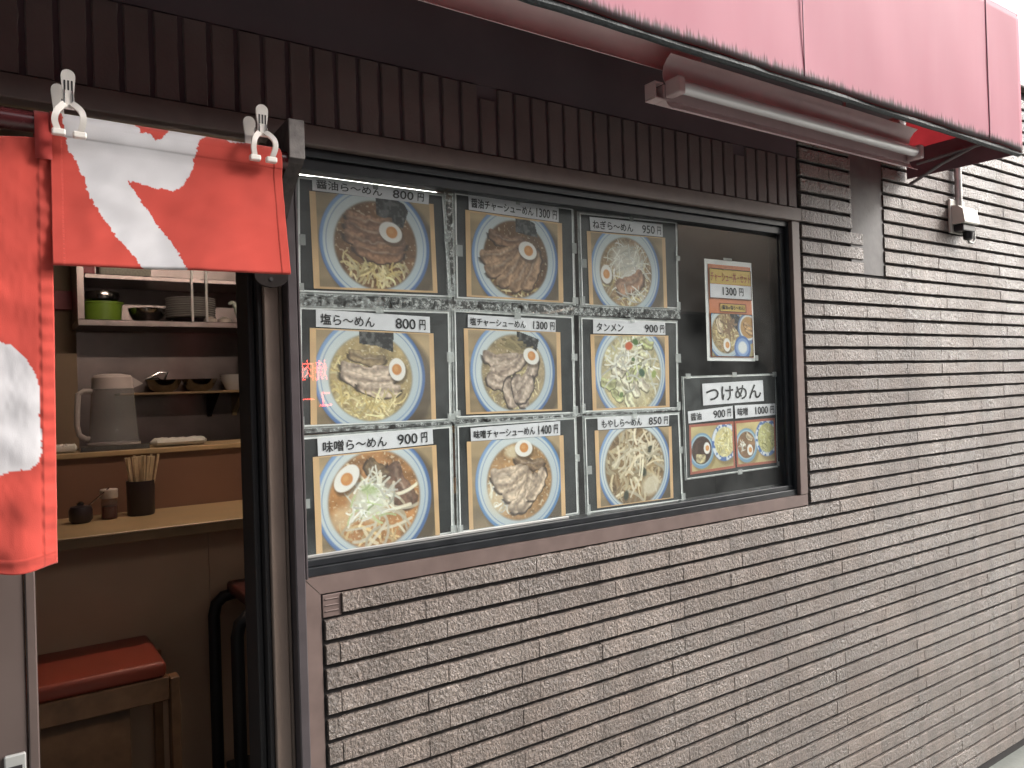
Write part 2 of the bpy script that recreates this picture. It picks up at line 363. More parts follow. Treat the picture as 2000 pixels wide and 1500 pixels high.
# ------------------------------------------------------------------ the shop building
P_ROW, Z0, LT = .04345, 1.8237, .2158
XW0, XW1 = .4433, 1.8684        # window opening incl. boards
ZS, ZH0, ZH1 = 1.0410, 1.8268, 1.8632
WTOP = 2.462
shop = thing('ramen_shop_building', 'brown tiled ramen shop front with menu window and open sliding door', 'building', (1.2, .05, 0))
w = MB()
w.box(XW0, 6.2, .0092, .09, 0, ZS-.004)                    # under the window
w.box(XW1+.002, 6.2, .0092, .09, ZS-.004, WTOP)            # right of the window
w.box(-1.9, XW1+.002, .0092, .09, ZH1, WTOP)               # above window and door
w.box(-1.9, -.95, .0092, .09, 0, ZH1)
wall = mb('tiled_wall', w, M_mortar, shop)
b = MB(); b.cbox(-1.9, 6.2, -.02, .30, WTOP, WTOP+.02, .004); mb('wall_coping', b, M_board, shop)
# plain painted band of wall above the upright tiles; an added plate behind these lightens their gaps
b = MB(); b.box(-1.9, XW1, .004, .0088, 2.004, WTOP-.001); b.box(-1.9, XW1-.002, .0062, .0090, ZH1+.001, 2.0035); mb('upper_wall_band', b, M_soffit, wall)

# --- tiles
def tile_mesh(wd, ht, seed, upright=False):
    r = np.random.default_rng(seed); L_, H_ = wd, ht
    nx = max(3, int(L_/.012)); nz = 3
    us = np.linspace(-L_/2, L_/2, nx+1); vs = np.linspace(0, H_, nz+1)
    us[1] = us[0]+.0008; us[-2] = us[-1]-.0008; vs[1] = vs[0]+.0012; vs[-2] = vs[-1]-.0022
    V = []
    for j, z in enumerate(vs):
        for i, x in enumerate(us):
            e = (i in (0, nx)) + (j in (0, nz))
            y = (.0022 if j in (0, nz) else .0007) if e else .0
            if j == nz: y += .0004
            dz = r.normal()*.0005 if j in (0, nz) and 0 < i < nx else 0
            V.append((x, y, z+dz))
    Fs = [(j*(nx+1)+i, j*(nx+1)+i+1, (j+1)*(nx+1)+i+1, (j+1)*(nx+1)+i) for j in range(nz) for i in range(nx)]
    o = len(V); loop = [i for i in range(nx+1)]+[(j+1)*(nx+1)-1 for j in range(1, nz+1)]+[nz*(nx+1)+i for i in range(nx-1, -1, -1)]+[j*(nx+1) for j in range(nz-1, 0, -1)]
    for k in loop: V.append((V[k][0], .0098, V[k][2]))
    n = len(loop)
    for k in range(n): Fs.append((loop[(k+1) % n], loop[k], o+k, o+(k+1) % n))
    if upright: V = [(-z+H_/2, y, x+L_/2) for x, y, z in V]
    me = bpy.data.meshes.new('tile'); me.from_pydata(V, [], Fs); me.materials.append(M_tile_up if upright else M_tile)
    return me
TH = .0345
tiles = []      # (x centre, z bottom, width, height, upright)
def skip(x0, x1, zb):
    """subtract door/window/bare patch from a course span; returns spans"""
    spans = [(x0, x1)]
    zt = zb+TH
    def cut(a, c):
        out = []
        for s, e in spans_[0]:
            if c <= s or a >= e: out.append((s, e)); continue
            if s < a: out.append((s, a))
            if e > c: out.append((c, e))
        spans_[0] = out
    spans_ = [spans]
    zm = (zb+zt)/2
    if zm > ZS: cut(-5, XW1+.0085)
    if zm > 1.699: cut(2.176 if zm < 1.832 else 2.121, 2.293)
    if zm < ZS: cut(-5, .4765)
    if zt > ZS-.02 and zm < ZS: cut(-5, .5085)       # the missing end tile under the sill
    return [(a, c) for a, c in spans_[0] if c-a > .012]
for k in range(-15, 42):
    zb = Z0-(k+1)*P_ROW+.0045
    if zb < .004 or zb+TH > WTOP: continue
    ph = .5018 if k % 2 == 0 else .6726
    n0 = int((.40-ph)/LT)-2
    for n in range(n0, 27):
        xa, xb = ph+n*LT+.0004, ph+(n+1)*LT-.0004
        if xa < .3 and xb < .45: continue
        for a, c in skip(xa, xb, zb):
            if a > 6.1: continue
            tiles.append(((a+c)/2, zb, c-a, TH, False))
for n in range(-50, 33):
    xc = .4822+.0431*n
    if xc > XW1-.01 or xc < -1.85: continue
    top = 2.0
    if n == 8 or n == 26: top = 1.975
    wd = .0348
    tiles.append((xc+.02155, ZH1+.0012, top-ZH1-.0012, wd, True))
def area(t):
    x, z, wd, ht, up = t
    h = (wd if up else ht); l = (ht if up else wd)
    p = [proj((x+sx*l/2, 0, z+sz*h)) for sx, sz in ((-1, 0), (1, 0), (1, 1), (-1, 1))]
    cx = sum(q[0] for q in p)/4; cy = sum(q[1] for q in p)/4
    v = np.array([x, 0, z])-CAM
    if v@CF < .1 or not (-30 < cx < 2030 and -20 < cy < 1520): return 0
    # hidden behind the awning
    return .5*abs(sum(p[i][0]*p[(i+1) % 4][1]-p[(i+1) % 4][0]*p[i][1] for i in range(4)))
ar = sorted(range(len(tiles)), key=lambda i: -area(tiles[i]))
cache = {}
V, Fs, V2, F2 = [], [], [], []
for rank, i in enumerate(ar):
    x, z, wd, ht, up = tiles[i]
    key = (round(wd, 3), up, (i*7) % (10 if abs(wd-LT+.0008) < .002 or up else 1))
    if key not in cache: cache[key] = tile_mesh(wd, ht, hash(key) % 100000 if False else int(wd*1e4)*11+key[2]*13+up, up)
    dy = float(rng.normal()*.00035); dz = float(rng.normal()*.0003)
    if rank < 300 and area(tiles[i]) > 0:
        o = bpy.data.objects.new('tile', cache[key]); COL.objects.link(o); o.parent = wall
        o.location = (x-ORIG[wall][0], dy-ORIG[wall][1], z+dz-ORIG[wall][2])
        o.rotation_euler = (0, float(rng.normal()*.0010), float(rng.normal()*.0014))
    elif up:
        me = cache[key]; n = len(V2)
        V2 += [(p.co.x+x, p.co.y+dy, p.co.z+z+dz) for p in me.vertices]; F2 += [tuple(q+n for q in f.vertices) for f in me.polygons]
    else:
        me = cache[key]; n = len(V)
        V += [(p.co.x+x, p.co.y+dy, p.co.z+z+dz) for p in me.vertices]; Fs += [tuple(q+n for q in f.vertices) for f in me.polygons]
fin('remaining_tiles', V, Fs, M_tile, wall, kind='stuff')
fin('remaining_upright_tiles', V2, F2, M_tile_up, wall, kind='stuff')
# bare cement patch where the tiles are left out, raised smear at the missing tile
b = MB(); b.box(2.119, 2.2925, .0045, .0088, 1.6985, 2.2); mb('cement_patch', b, M_cement, wall)
b = MB(); b.cbox(.4735, .508, .004, .0088, .9985, ZS-.003, .001)
for zz in (1.008, 1.018, 1.029): b.cbox(.477, .503, .0022, .005, zz, zz+.0025, .001)
mb('tile_adhesive_smear', b, M_board, wall)
# --- boards round the window
b = MB(); b.cbox(-1.2, 1.8735, -.003, .030, ZH0, ZH1-.001, .0015); mb('header_board', b, M_board, shop)
b = MB(); b.prism([(XW0, 1.0705), (1.8684, 1.0705), (1.8684, ZS), (XW0+.0275, ZS)], 'y', .004, .03); mb('sill_board', b, M_board, shop)
b = MB(); b.prism([(XW0, 1.0695), (XW0, 0.0), (XW0+.0275, 0.0), (XW0+.0275, ZS-.001)], 'y', .0045, .03); mb('side_board', b, M_board, shop)
b = MB(); b.cbox(1.8345, 1.8684, .002, .030, 1.0715, ZH0-.001, .0015); mb('side_board', b, M_board, shop)
# --- door jambs
b = MB(); b.cbox(.4255, .4425, -.004, .045, 0, ZH0-.002, .002); b.cbox(.4435, .4475, -.003, .02, 1.0715, ZH0-.002, .001); mb('window_mullion', b, M_jamb2, shop)
b = MB(); b.cbox(.392, .4175, .020, .10, 0, ZH0-.002, .0015); b.cbox(.4185, .4245, .024, .10, 0, ZH0-.002, .001); mb('door_jamb', b, M_jamb, shop)
b = MB(); b.cbox(.3835, .391, .028, .11, 0, ZH0-.002, .001); b.cbox(.372, .3825, .045, .12, 0, ZH0-.002, .002); mb('door_seal', b, M_rubber, shop)
b = MB(); b.cbox(-.95, .3835, .03, .12, 1.80, ZH0-.003, .002); mb('door_head', b, M_jamb2, shop)
# --- sliding door, pushed open to the left
d = MB(); d.cbox(.0375, .0512, .066, .094, .02, 1.79, .002); d.cbox(-.80, .0365, .070, .090, .02, 1.23, .002); d.cbox(-.80, .0365, .068, .092, 1.735, 1.79, .002)
door = mb('sliding_door', d, mat('brown_door_aluminium', (.088, .064, .057), .45, var=(12, .1)), shop)
b = MB(); b.box(-.80, .0365, .078, .082, 1.231, 1.734); mb('door_glass', b, M_glass, door)
hx0, hx1, hz1 = .006, .0335, .872
b = MB(); b.cbox(hx0, hx1, .062, .0695, hz1-.14, hz1, .002); mb('recessed_pull', b, M_silver, door)
b = MB(); b.cbox(hx0+.005, hx1-.005, .0605, .0618, hz1-.134, hz1-.016, .0005); mb('pull_recess', b, M_rubber, door)

# --- window
win = MB()
win.cbox(XW0+.006, 1.834, .012, .06, 1.0712, 1.0865, .001); win.cbox(XW0+.006, 1.826, .020, .06, 1.0870, 1.0985, .001)      # bottom rail, two steps
win.cbox(XW0+.006, 1.834, .013, .06, 1.8105, ZH0-.0015, .001); win.cbox(XW0+.006, 1.826, .022, .06, 1.7905, 1.8100, .001)   # top rail
win.cbox(1.8265, 1.834, .012, .06, 1.0870, 1.8100, .001); win.cbox(1.8085, 1.826, .022, .06, 1.0990, 1.7900, .001); win.cbox(1.8045, 1.808, .030, .06, 1.0990, 1.7900, .0006)
window = mb('menu_window', win, M_black, shop)
GY = .040
b = MB(); b.box(.448, 1.8045, GY, GY+.004, 1.0988, 1.7903); mb('glass_pane', b, M_glass, window)
b = MB(); b.cbox(.448, 1.05, .034, .0395, 1.0988, 1.1045, .001); mb('rail_top_gleam', b, M_silver, window)  # silver strip stands in for light caught along the rail's top
cz = lambda px_, py_: float(PY(px_, py_, GY+.005)[2]); cxp = lambda px_, py_: float(PY(px_, py_, GY+.005)[0])
b = MB(); b.box(.449, cxp(1328, 600), GY+.0046, GY+.005, cz(730, 602), cz(730, 578)); b.box(.449, cxp(1328, 800), GY+.0046, GY+.005, cz(730, 838), cz(730, 830)); b.box(cxp(870, 480), cxp(888, 480), GY+.0046, GY+.005, cz(880, 578), cz(880, 378))
mb('condensation_streak', b, M_cond, window, kind='stuff')
# --- shell of the room behind
b = MB(); b.box(-1.9, 4.5, .0905, 3.12, -.02, .02); mb('shop_floor', b, M_floor, shop)
b = MB(); b.box(-1.9, 4.5, .0905, 3.12, 2.36, 2.45); mb('shop_ceiling', b, M_ceil, shop)
b = MB(); b.box(-1.9, 4.5, 3.0, 3.1, .021, 2.359); mb('kitchen_back_wall', b, M_steel, shop)
b = MB(); b.box(-1.9, -1.8, .0905, 2.999, .021, 2.359); b.box(4.4, 4.5, .0905, 2.999, .021, 2.359); mb('shop_side_wall', b, M_tanin, shop)
b = MB(); b.box(2.0, 2.03, .0915, 2.999, .021, 2.359); mb('inner_partition', b, M_blackpaint, shop)
pa = PY(150, 700, 2.96)
b = MB(); b.box(-1.0, pa[0]+.0, 2.955, 2.998, 1.0, 2.3); mb('tan_wall_panel', b, M_tanin, shop)

# ------------------------------------------------------------------ awning
AX1, AYF, AZ0, AZ1 = 2.436, -.330, 2.010, 2.400
aw = thing('red_awning', 'long faded red vinyl box awning with mouldy bottom edge over the window', 'awning', (.6, -.16, 2.0))
poly = [(-1.9, AZ0+.004), (AX1, AZ0+.004), (AX1, AZ1-.012), (AX1-.004, AZ1-.004), (AX1-.014, AZ1), (-1.9, AZ1)]
nu, nv = 260, 26
U, Vv = np.meshgrid(np.linspace(-1.9, AX1, nu), np.linspace(AZ0+.003, AZ1, nv))
h_ = (Vv-AZ0)/(AZ1-AZ0); edge_ = np.clip((AX1-U)/.08, 0, 1)*np.sin(np.clip(h_, 0, 1)*math.pi)**.7
rn_ = np.random.default_rng(5)
Yw = AYF + edge_*(.0022*np.sin(U*5.1+1.3)+.0010*np.sin(U*13.7+h_*2.2)+.0005*np.sin(U*31+h_*5)) + .0012*np.sin(U*21)*(1-h_)**4
Zw = Vv + (1-h_)**3*.0016*np.sin(U*17+.6) - np.clip((U-(AX1-.014))/.014, 0, 1)**2*.010*h_**8
front = fin('front_panel', np.stack([U, Yw, Zw], -1).reshape(-1, 3), [tuple(f) for f in (lambda i, j: np.stack([(j*nu+i).ravel(), (j*nu+i+1).ravel(), ((j+1)*nu+i+1).ravel(), ((j+1)*nu+i).ravel()], 1).tolist())(*np.meshgrid(np.arange(nu-1), np.arange(nv-1)))], M_awn, aw)
front.data.polygons.foreach_set('use_smooth', [True]*len(front.data.polygons)); sol_ = front.modifiers.new('thickness', 'SOLIDIFY'); sol_.thickness = .003; sol_.offset = 0
for sx in (1.4251, 2.2397, .62):
    b = MB(); b.cbox(sx-.0008, sx+.0008, AYF-.0036, AYF-.0010, AZ0+.012, AZ1-.004, .0003); mb('seam', b, M_seam, front)
b = MB(); b.prism([(AYF, AZ1-.002), (AYF, AZ1+.003), (.004, 2.456), (.004, 2.451)], 'x', -1.9, AX1); mb('roof_panel', b, M_awn_in, aw)
b = MB(); b.prism([(AYF+.005, AZ0+.09), (AYF+.005, AZ1-.004), (-.004, 2.448), (-.004, AZ0+.09)], 'x', AX1-.004, AX1); mb('end_panel', b, M_awn_in, aw)
b = MB(); b.prism([(AYF+.005, AZ0-.002), (AYF+.005, AZ0+.092), (-.004, AZ0+.092), (-.004, AZ0+.004)], 'x', AX1-.010, AX1-.005); mb('end_panel_hem', b, mat('dull_red_double_vinyl', (.21, .115, .135), .55, var=(12, .2)), aw)
path = [(x, AYF+.010+float(rng.normal()*.0005), AZ0+.000+float(rng.normal()*.0004)) for x in np.linspace(-1.9, AX1, 90)]
b = MB(); b.tube(path, .0085, 9); mb('bottom_hem', b, M_hem, aw, smooth=True)
b = MB()
b.tube([(-1.9, AYF+.03, AZ0+.035), (AX1-.03, AYF+.03, AZ0+.035)], .011, 8)
mb('front_frame_bar', b, M_frame, aw)
fa = PX(1790, 288, 2.40); 
for p0, p1 in (((2.392, -.055, 2.045), (2.405, -.30, 2.060)), ((2.40, -.13, 2.030), (2.402, -.29, 2.075)), ((2.41, -.02, 1.99), (2.41, -.19, 2.06))):
    b = MB(); b.tube([p0, p1], .0055, 7); mb('frame_arm', b, M_frame, aw)
b = MB(); b.box(-1.9, 2.22, AYF+.006, .003, 2.150, 2.160); mb('soffit_board', b, M_soffit, aw)

# ------------------------------------------------------------------ outdoor fluorescent lamps under the awning
def arc(cy, cz, r, a0, a1, n=8): return [(cy+r*math.cos(math.radians(a0+(a1-a0)*i/n)), cz+r*math.sin(math.radians(a0+(a1-a0)*i/n))) for i in range(n+1)]
def sheet(poly, t=.0012):
    p = [Vector((a, c)) for a, c in poly]; out = []
    for i, q in enumerate(p):
        d = (p[min(i+1, len(p)-1)]-p[max(i-1, 0)]).normalized(); out.append((q.x-d.y*t, q.y+d.x*t))
    return [tuple(q) for q in p]+out[::-1]
LX0, LX1 = 1.150, 2.085
la = thing('awning_lamp', 'unlit fluorescent strip lamp with pinkish reflector hanging under the awning', 'lamp', ((LX0+LX1)/2, -.19, 1.95))
b = MB(); b.prism(sheet([(-.196, 2.0), (-.190, 2.012), (-.188, 2.024), (-.192, 2.038), (-.202, 2.050), (-.214, 2.057)]), 'x', LX0+.004, LX1+.012); mb('upper_reflector', b, M_lampmetal, la, smooth=True)
b = MB(); b.cbox(LX0, LX1, -.196, -.165, 1.966, 1.999, .002); body = mb('lamp_body', b, M_lampmetal, la)
b = MB(); b.prism(sheet([(-.214, 1.945), (-.205, 1.950), (-.197, 1.957), (-.193, 1.966)]), 'x', LX0+.008, LX1+.004); mb('lower_reflector', b, M_lampmetal, la, smooth=True)
b = MB(); b.tube([(LX0+.022, -.219, 1.990), (LX1-.015, -.219, 1.990)], .0135, 16); mb('fluorescent_tube', b, M_tube, la, smooth=True)
for xx, nm in ((LX0+.001, 'left'), (LX1-.020, 'right')):
    b = MB(); b.cbox(xx, xx+.020, -.236, -.1965, 1.970, 2.006, .004, 2); mb('tube_socket', b, M_lampmetal, la)
for xx in (LX0+.14, LX1-.25):
    b = MB(); b.cbox(xx, xx+.011, -.164, -.158, 1.99, 2.149, .002); mb('hanging_bracket', b, M_lampmetal, la)
b = MB(); b.cbox(LX0-.026, LX0-.001, -.196, -.166, 1.966, 1.970, .001); b.cbox(LX0-.026, LX0-.022, -.196, -.166, 1.9705, 1.998, .001); b.cbox(LX0-.026, LX0-.001, -.196, -.166, 1.9985, 2.002, .001); mb('end_bracket', b, M_lampmetal, la)
l2 = thing('curved_lamp_cover', 'long curved pink-tinted metal strip behind the awning edge, left of the strip lamp', 'lamp', (.45, -.2, 2.02))
b = MB(); b.prism(sheet([(-.172, 2.039), (-.164, 2.046), (-.160, 2.058), (-.163, 2.072), (-.172, 2.086), (-.186, 2.099), (-.202, 2.106)], .0015), 'x', -.6, 1.29); mb('cover_sheet', b, M_lampmetal, l2, smooth=True)
for xx in (.05, 1.0):
    b = MB(); b.cbox(xx, xx+.012, -.158, -.150, 2.05, 2.149, .001); mb('hanging_bracket', b, M_frame, l2)

# ------------------------------------------------------------------ noren curtain, rod, bracket, clips
ROD_Y, ROD_R = -.100, .0140
ra = PY(35, 234.5, ROD_Y); rb = PY(552, 313, ROD_Y)
rz = lambda x: float(ra[2]+(rb[2]-ra[2])*(x-ra[0])/(rb[0]-ra[0]))
b = MB(); b.tube([(-.75, ROD_Y, rz(-.75)), (.398, ROD_Y, rz(.398))], ROD_R, 18)
tag(mb('curtain_rod', b, M_rod, smooth=True, org=(0, ROD_Y, 1.75)), 'dark red lacquered rod carrying the red curtain', 'rod')
RED = lin((186, 72, 62)); WHT = lin((200, 197, 199))
def inside(poly, X, Y):
    c = np.zeros(X.shape, bool); n = len(poly); j = n-1
    for i in range(n):
        xi, yi = poly[i]; xj, yj = poly[j]
        c ^= ((yi > Y) != (yj > Y)) & (X < (xj-xi)*(Y-yi)/((yj-yi) or 1e-9)+xi); j = i
    return c
def vnoise(x, y, s, seed=0):
    """cheap value noise on arrays"""
    r = np.random.default_rng(seed).random((64, 64)); x = x/s; y = y/s
    i = np.floor(x).astype(int); j = np.floor(y).astype(int); fx = x-i; fy = y-j; fx = fx*fx*(3-2*fx); fy = fy*fy*(3-2*fy)
    g = lambda a, c: r[a % 64, c % 64]
    return (g(i, j)*(1-fx)+g(i+1, j)*fx)*(1-fy)+(g(i, j+1)*(1-fx)+g(i+1, j+1)*fx)*fy
def grid_faces(nu, nv): 
    i, j = np.meshgrid(np.arange(nu-1), np.arange(nv-1)); a = (j*nu+i).ravel()
    return np.stack([a, a+1, a+nu+1, a+nu], 1).tolist()
def colour_attr(o, rgb):
    at = o.data.color_attributes.new('Col', 'FLOAT_COLOR', 'POINT'); n = len(rgb)
    at.data.foreach_set('color', np.concatenate([rgb, np.ones((n, 1))], 1).astype(np.float32).ravel())
def solid_cloth(name, P, rgb, parent):
    nu, nv = P.shape[1], P.shape[0]
    o = fin(name, P.reshape(-1, 3), grid_faces(nu, nv), M_cloth, parent)
    o.data.polygons.foreach_set('use_smooth', [True]*len(o.data.polygons)); colour_attr(o, rgb.reshape(-1, 3)); 
    sol = o.modifiers.new('thickness', 'SOLIDIFY'); sol.thickness = .0007; sol.offset = 0; return o
nor = thing('noren_curtain', 'red cotton shop curtain with white brush strokes, right panel folded up with clips', 'curtain', (.05, -.105, 1.1))
# right panel: folded up over the rod
c = quad_pts([(98, 212), (550, 291), (566, 532), (103, 512)], -.119)
nu, nv = 300, 215
u = np.linspace(0, 1, nu); vv = np.linspace(-.22, 1.12, nv); U, Vv = np.meshgrid(u, vv)
Vc = np.clip(Vv, .0, 1); P = bil(c, U, Vc)
hgt = .21
zr = np.array([[rz(x) for x in P[0, :, 0]]])
s = Vv*hgt
P[..., 1] = -.1165 - .0028*np.cos(np.clip((s-.015)/.035, 0, 1)*math.pi) - .009*np.clip(Vc, 0, 1)**2 + .004*np.sin(U*5.2+1.0)*np.clip(Vc*1.6, 0, 1) + .0022*np.sin(U*13+Vc*3)*np.clip(Vc*2, 0, 1) + .0018*np.exp(-((s-.05)/.03)**2)
k = Vv < .06          # wrap over the rod
ang = np.clip((.06-Vv)/.28, 0, 1)*math.pi
rr = ROD_R+.0030
P[..., 1] = np.where(k, ROD_Y-rr*np.cos(ang), P[..., 1]); P[..., 2] = np.where(k, np.broadcast_to(zr, U.shape)+rr*np.sin(ang), P[..., 2])
k2 = (Vv > .06) & (Vv < .16); f_ = np.clip((Vv-.06)/.10, 0, 1); f_ = f_*f_*(3-2*f_)
P[..., 1] = np.where(k2, (ROD_Y-rr)*(1-f_)+P[..., 1]*f_, P[..., 1]); z_top = np.broadcast_to(zr, U.shape); zlin = bil(c, U, np.full_like(U, .16))[..., 2]
P[..., 2] = np.where(k2, z_top*(1-f_)+zlin*f_, P[..., 2])
kb = Vv > 1           # folded bottom edge turning back
an = np.clip((Vv-1)/.06, 0, 1)*math.pi
P[..., 1] = np.where(kb, P[..., 1]+.0035*(1-np.cos(an)), P[..., 1]); P[..., 2] = np.where(kb, P[..., 2]-.0035*np.sin(an)+np.clip((Vv-1.06), 0, 1)*hgt, P[..., 2])
v3 = P.reshape(-1, 3)-CAM; zc = v3@CF; px = (1000+F_PX*(v3@CR)/zc).reshape(U.shape); py = (750-F_PX*(v3@CU)/zc).reshape(U.shape)
S1 = .37335
W1 = [(325, 540), (325, 600), (335, 700), (360, 790), (382, 812), (398, 850), (412, 880), (428, 915), (442, 922), (450, 985), (480, 1050), (520, 1110), (560, 1170), (620, 1250), (690, 1330), (760, 1420), (770, 1500), (985, 1500), (978, 1420), (960, 1375), (910, 1290), (850, 1215), (810, 1160), (760, 1090), (710, 1010), (668, 950), (700, 945), (760, 965), (820, 990), (870, 985), (905, 1000), (960, 970), (990, 925), (1010, 870), (1020, 810), (1040, 760), (1048, 728), (1100, 708), (1160, 715), (1200, 740), (1260, 754), (1290, 738), (1335, 745), (1345, 640), (890, 560), (886, 668), (880, 692), (850, 722), (812, 736), (790, 700), (745, 694), (700, 645), (690, 540)]
W1 = [(a*S1, b_*S1) for a, b_ in W1]
jx = px+(vnoise(px, py, 5, 1)-.5)*5+(vnoise(px, py, 2.2, 2)-.5)*2.2; jy = py+(vnoise(px, py, 5, 3)-.5)*5+(vnoise(px, py, 2.2, 4)-.5)*2.2
wm = inside(W1, jx, jy)
rgb = np.where(wm[..., None], WHT, RED)*(.96+.08*vnoise(px, py, 23, 5))[..., None]
P[..., 1] += .0026*(vnoise(px+py*.5, py-px*.25, 38, 41)-.5)*np.clip(Vv*3-.4, 0, 1)+.0011*(vnoise(px*.6+py, py*.5, 17, 42)-.5)*np.clip(Vv*3-.4, 0, 1)
st_ = (np.abs(U-.042) < .0022) | (np.abs(U-.957) < .0022); rgb = rgb*np.where(st_ & (np.sin(Vv*400) > -.4), .72, 1)[..., None]
edge_ = np.where((U < .042) | (U > .957), -.0009, 0); P[..., 1] += edge_
solid_cloth('folded_panel', P, rgb, nor)
# left panel: hangs full length
tr = PY(100, 272, -.106); br = PY(113, 1105, -.106); bl = PY(-60, 1124, -.106); tl = PY(-60, 262, -.106)
xl = -.36; nu, nv = 230, 260
u = np.linspace(0, 1, nu); vv = np.linspace(0, 1, nv); U, Vv = np.meshgrid(u, vv)
ztop = tr[2]+(tl[2]-tr[2])/(tl[0]-tr[0])*(xl-tr[0]); zbot = br[2]+(bl[2]-br[2])/(bl[0]-br[0])*(xl-br[0])
c = [np.array([xl, -.106, ztop]), tr, br, np.array([xl, -.106, zbot])]
P = bil(c, U, Vv)
P[..., 1] = -.106 - .011*np.sin((P[..., 0]*34)+Vv*1.2)*(.15+.85*Vv) - .004*np.sin(P[..., 0]*71+Vv*4+1)*(.2+.8*Vv) + .0035*np.sin((P[..., 0]*1.3-P[..., 2])*46)*np.exp(-Vv*3.2) - .0016*np.sin(P[..., 2]*95+P[..., 0]*30)*Vv
P[..., 2] += -.004*np.sin(P[..., 0]*60)*Vv**6
v3 = P.reshape(-1, 3)-CAM; zc = v3@CF; px = (1000+F_PX*(v3@CR)/zc).reshape(U.shape); py = (750-F_PX*(v3@CU)/zc).reshape(U.shape)
W2 = [(-170, 700), (-60, 672), (0, 667), (17, 673), (37, 687), (53, 703), (63, 720), (72, 737), (76, 753), (78, 783), (76, 810), (80, 840), (82, 883), (75, 903), (60, 917), (33, 919), (13, 923), (0, 930), (-70, 960), (-170, 940)]
wm = inside(W2, px+(vnoise(px, py, 7, 11)-.5)*4, py+(vnoise(px, py, 7, 12)-.5)*4)
rgb = np.where(wm[..., None], WHT, RED)*(.96+.08*vnoise(px, py, 23, 5))[..., None]
P[..., 1] += (.0034*(vnoise(px+py*.8, py*.45-px*.5, 62, 43)-.5)+.0011*(vnoise(px*.7-py*.6, py*.4+px*.3, 23, 44)-.5))+.0004*(vnoise(px, py*.5, 9, 45)-.5)
st_ = (np.abs(U-.965) < .0025) | (np.abs(Vv-.972) < .0022); rgb = rgb*np.where(st_, .74, 1)[..., None]; rgb = rgb*(1-.10*np.clip(vnoise(px, py, 9, 21)-.5, 0, 1)*((U > .965) | (Vv > .972)))[..., None]
P[..., 1] += np.where((U > .965) | (Vv > .972), -.0010+.0007*np.sin(P[..., 2]*300), 0)
solid_cloth('hanging_panel', P, rgb, nor)
# loop tabs over the rod
for x0, x1 in ((.058, .0775), (-.20, -.165), (-.335, -.30)):
    prof = []
    zt = rz(.07)
    for i in range(9):
        a = math.pi*i/8; prof.append((ROD_Y-(ROD_R+.002)*math.cos(a), zt+(ROD_R+.002)*math.sin(a)))
    z1 = float(PY(85, 312, -.110)[2])
    front_ = [(-.1165, z1), (-.1155, z1+.02), (-.1165, zt-.012)]
    back_ = [(ROD_Y+ROD_R+.002, zt-.02), (-.100, z1+.008)]
    pr = front_+prof+back_; V = []; 
    for y_, z_ in pr: V += [(x0, y_, z_), (x1, y_, z_)]
    Fs = [(2*i, 2*i+1, 2*i+3, 2*i+2) for i in range(len(pr)-1)]
    o = fin('loop_tab', V, Fs, M_hemcloth, nor); o.data.polygons.foreach_set('use_smooth', [True]*len(o.data.polygons)); o.modifiers.new('t', 'SOLIDIFY').thickness = .0009
# bracket carrying the rod
bk = thing('rod_bracket', 'dark wooden wall bracket with light-greyed end grain holding the curtain rod', 'bracket', (.40, -.01, 1.6))
pt = PY(578, 233, -.118); pb = PY(578, 315, -.118); xk = float(pt[0])
bx0, bx1 = xk-.0125, xk+.0115
prof = [(-.118, float(pt[2])), (-.118, float(pb[2])+.006), (-.112, float(pb[2])-.002), (-.085, float(pb[2])-.018), (-.055, float(pb[2])-.040), (-.030, float(pb[2])-.068), (-.012, float(pb[2])-.075), (-.0045, float(pb[2])-.075), (-.0045, float(pt[2])-.004), (-.02, float(pt[2])-.004)]
b = MB(); b.prism(prof, 'x', bx0, bx1); mb('bracket_arm', b, M_oldwood, bk)
b = MB(); b.cbox(bx0-.0005, bx1+.0005, -.1215, -.1183, float(pb[2])+.004, float(pt[2])-.001, .001); mb('end_grain_face', b, M_endgrain, bk)  # paler plate puts the light on the arm's end into its colour
px0 = PY(495, 540, -.006); px1 = PY(560, 540, -.006); zb_ = float(PY(530, 562, -.006)[2])
b = MB(); cx = float((px0[0]+px1[0])/2); hw = float((px1[0]-px0[0])/2)
b.prism([(cx-hw, zb_+.19), (cx-hw, zb_+.018)]+[(cx+hw*math.cos(math.radians(a)), zb_+.018+.018*math.sin(math.radians(a))) for a in range(190, 351, 20)]+[(cx+hw, zb_+.018), (cx+hw, zb_+.19)], 'y', -.014, -.0042); mb('wall_plate', b, mat('dark_stained_plate', (.022, .017, .016), .8, var=(40, .3), spec=.15), bk)
b = MB(); hp = PY(530, 545, -.0145); b.tube([(hp[0], -.0155, hp[2]), (hp[0], -.0143, hp[2])], .0032, 12); mb('screw_hole', b, M_rubber, bk)

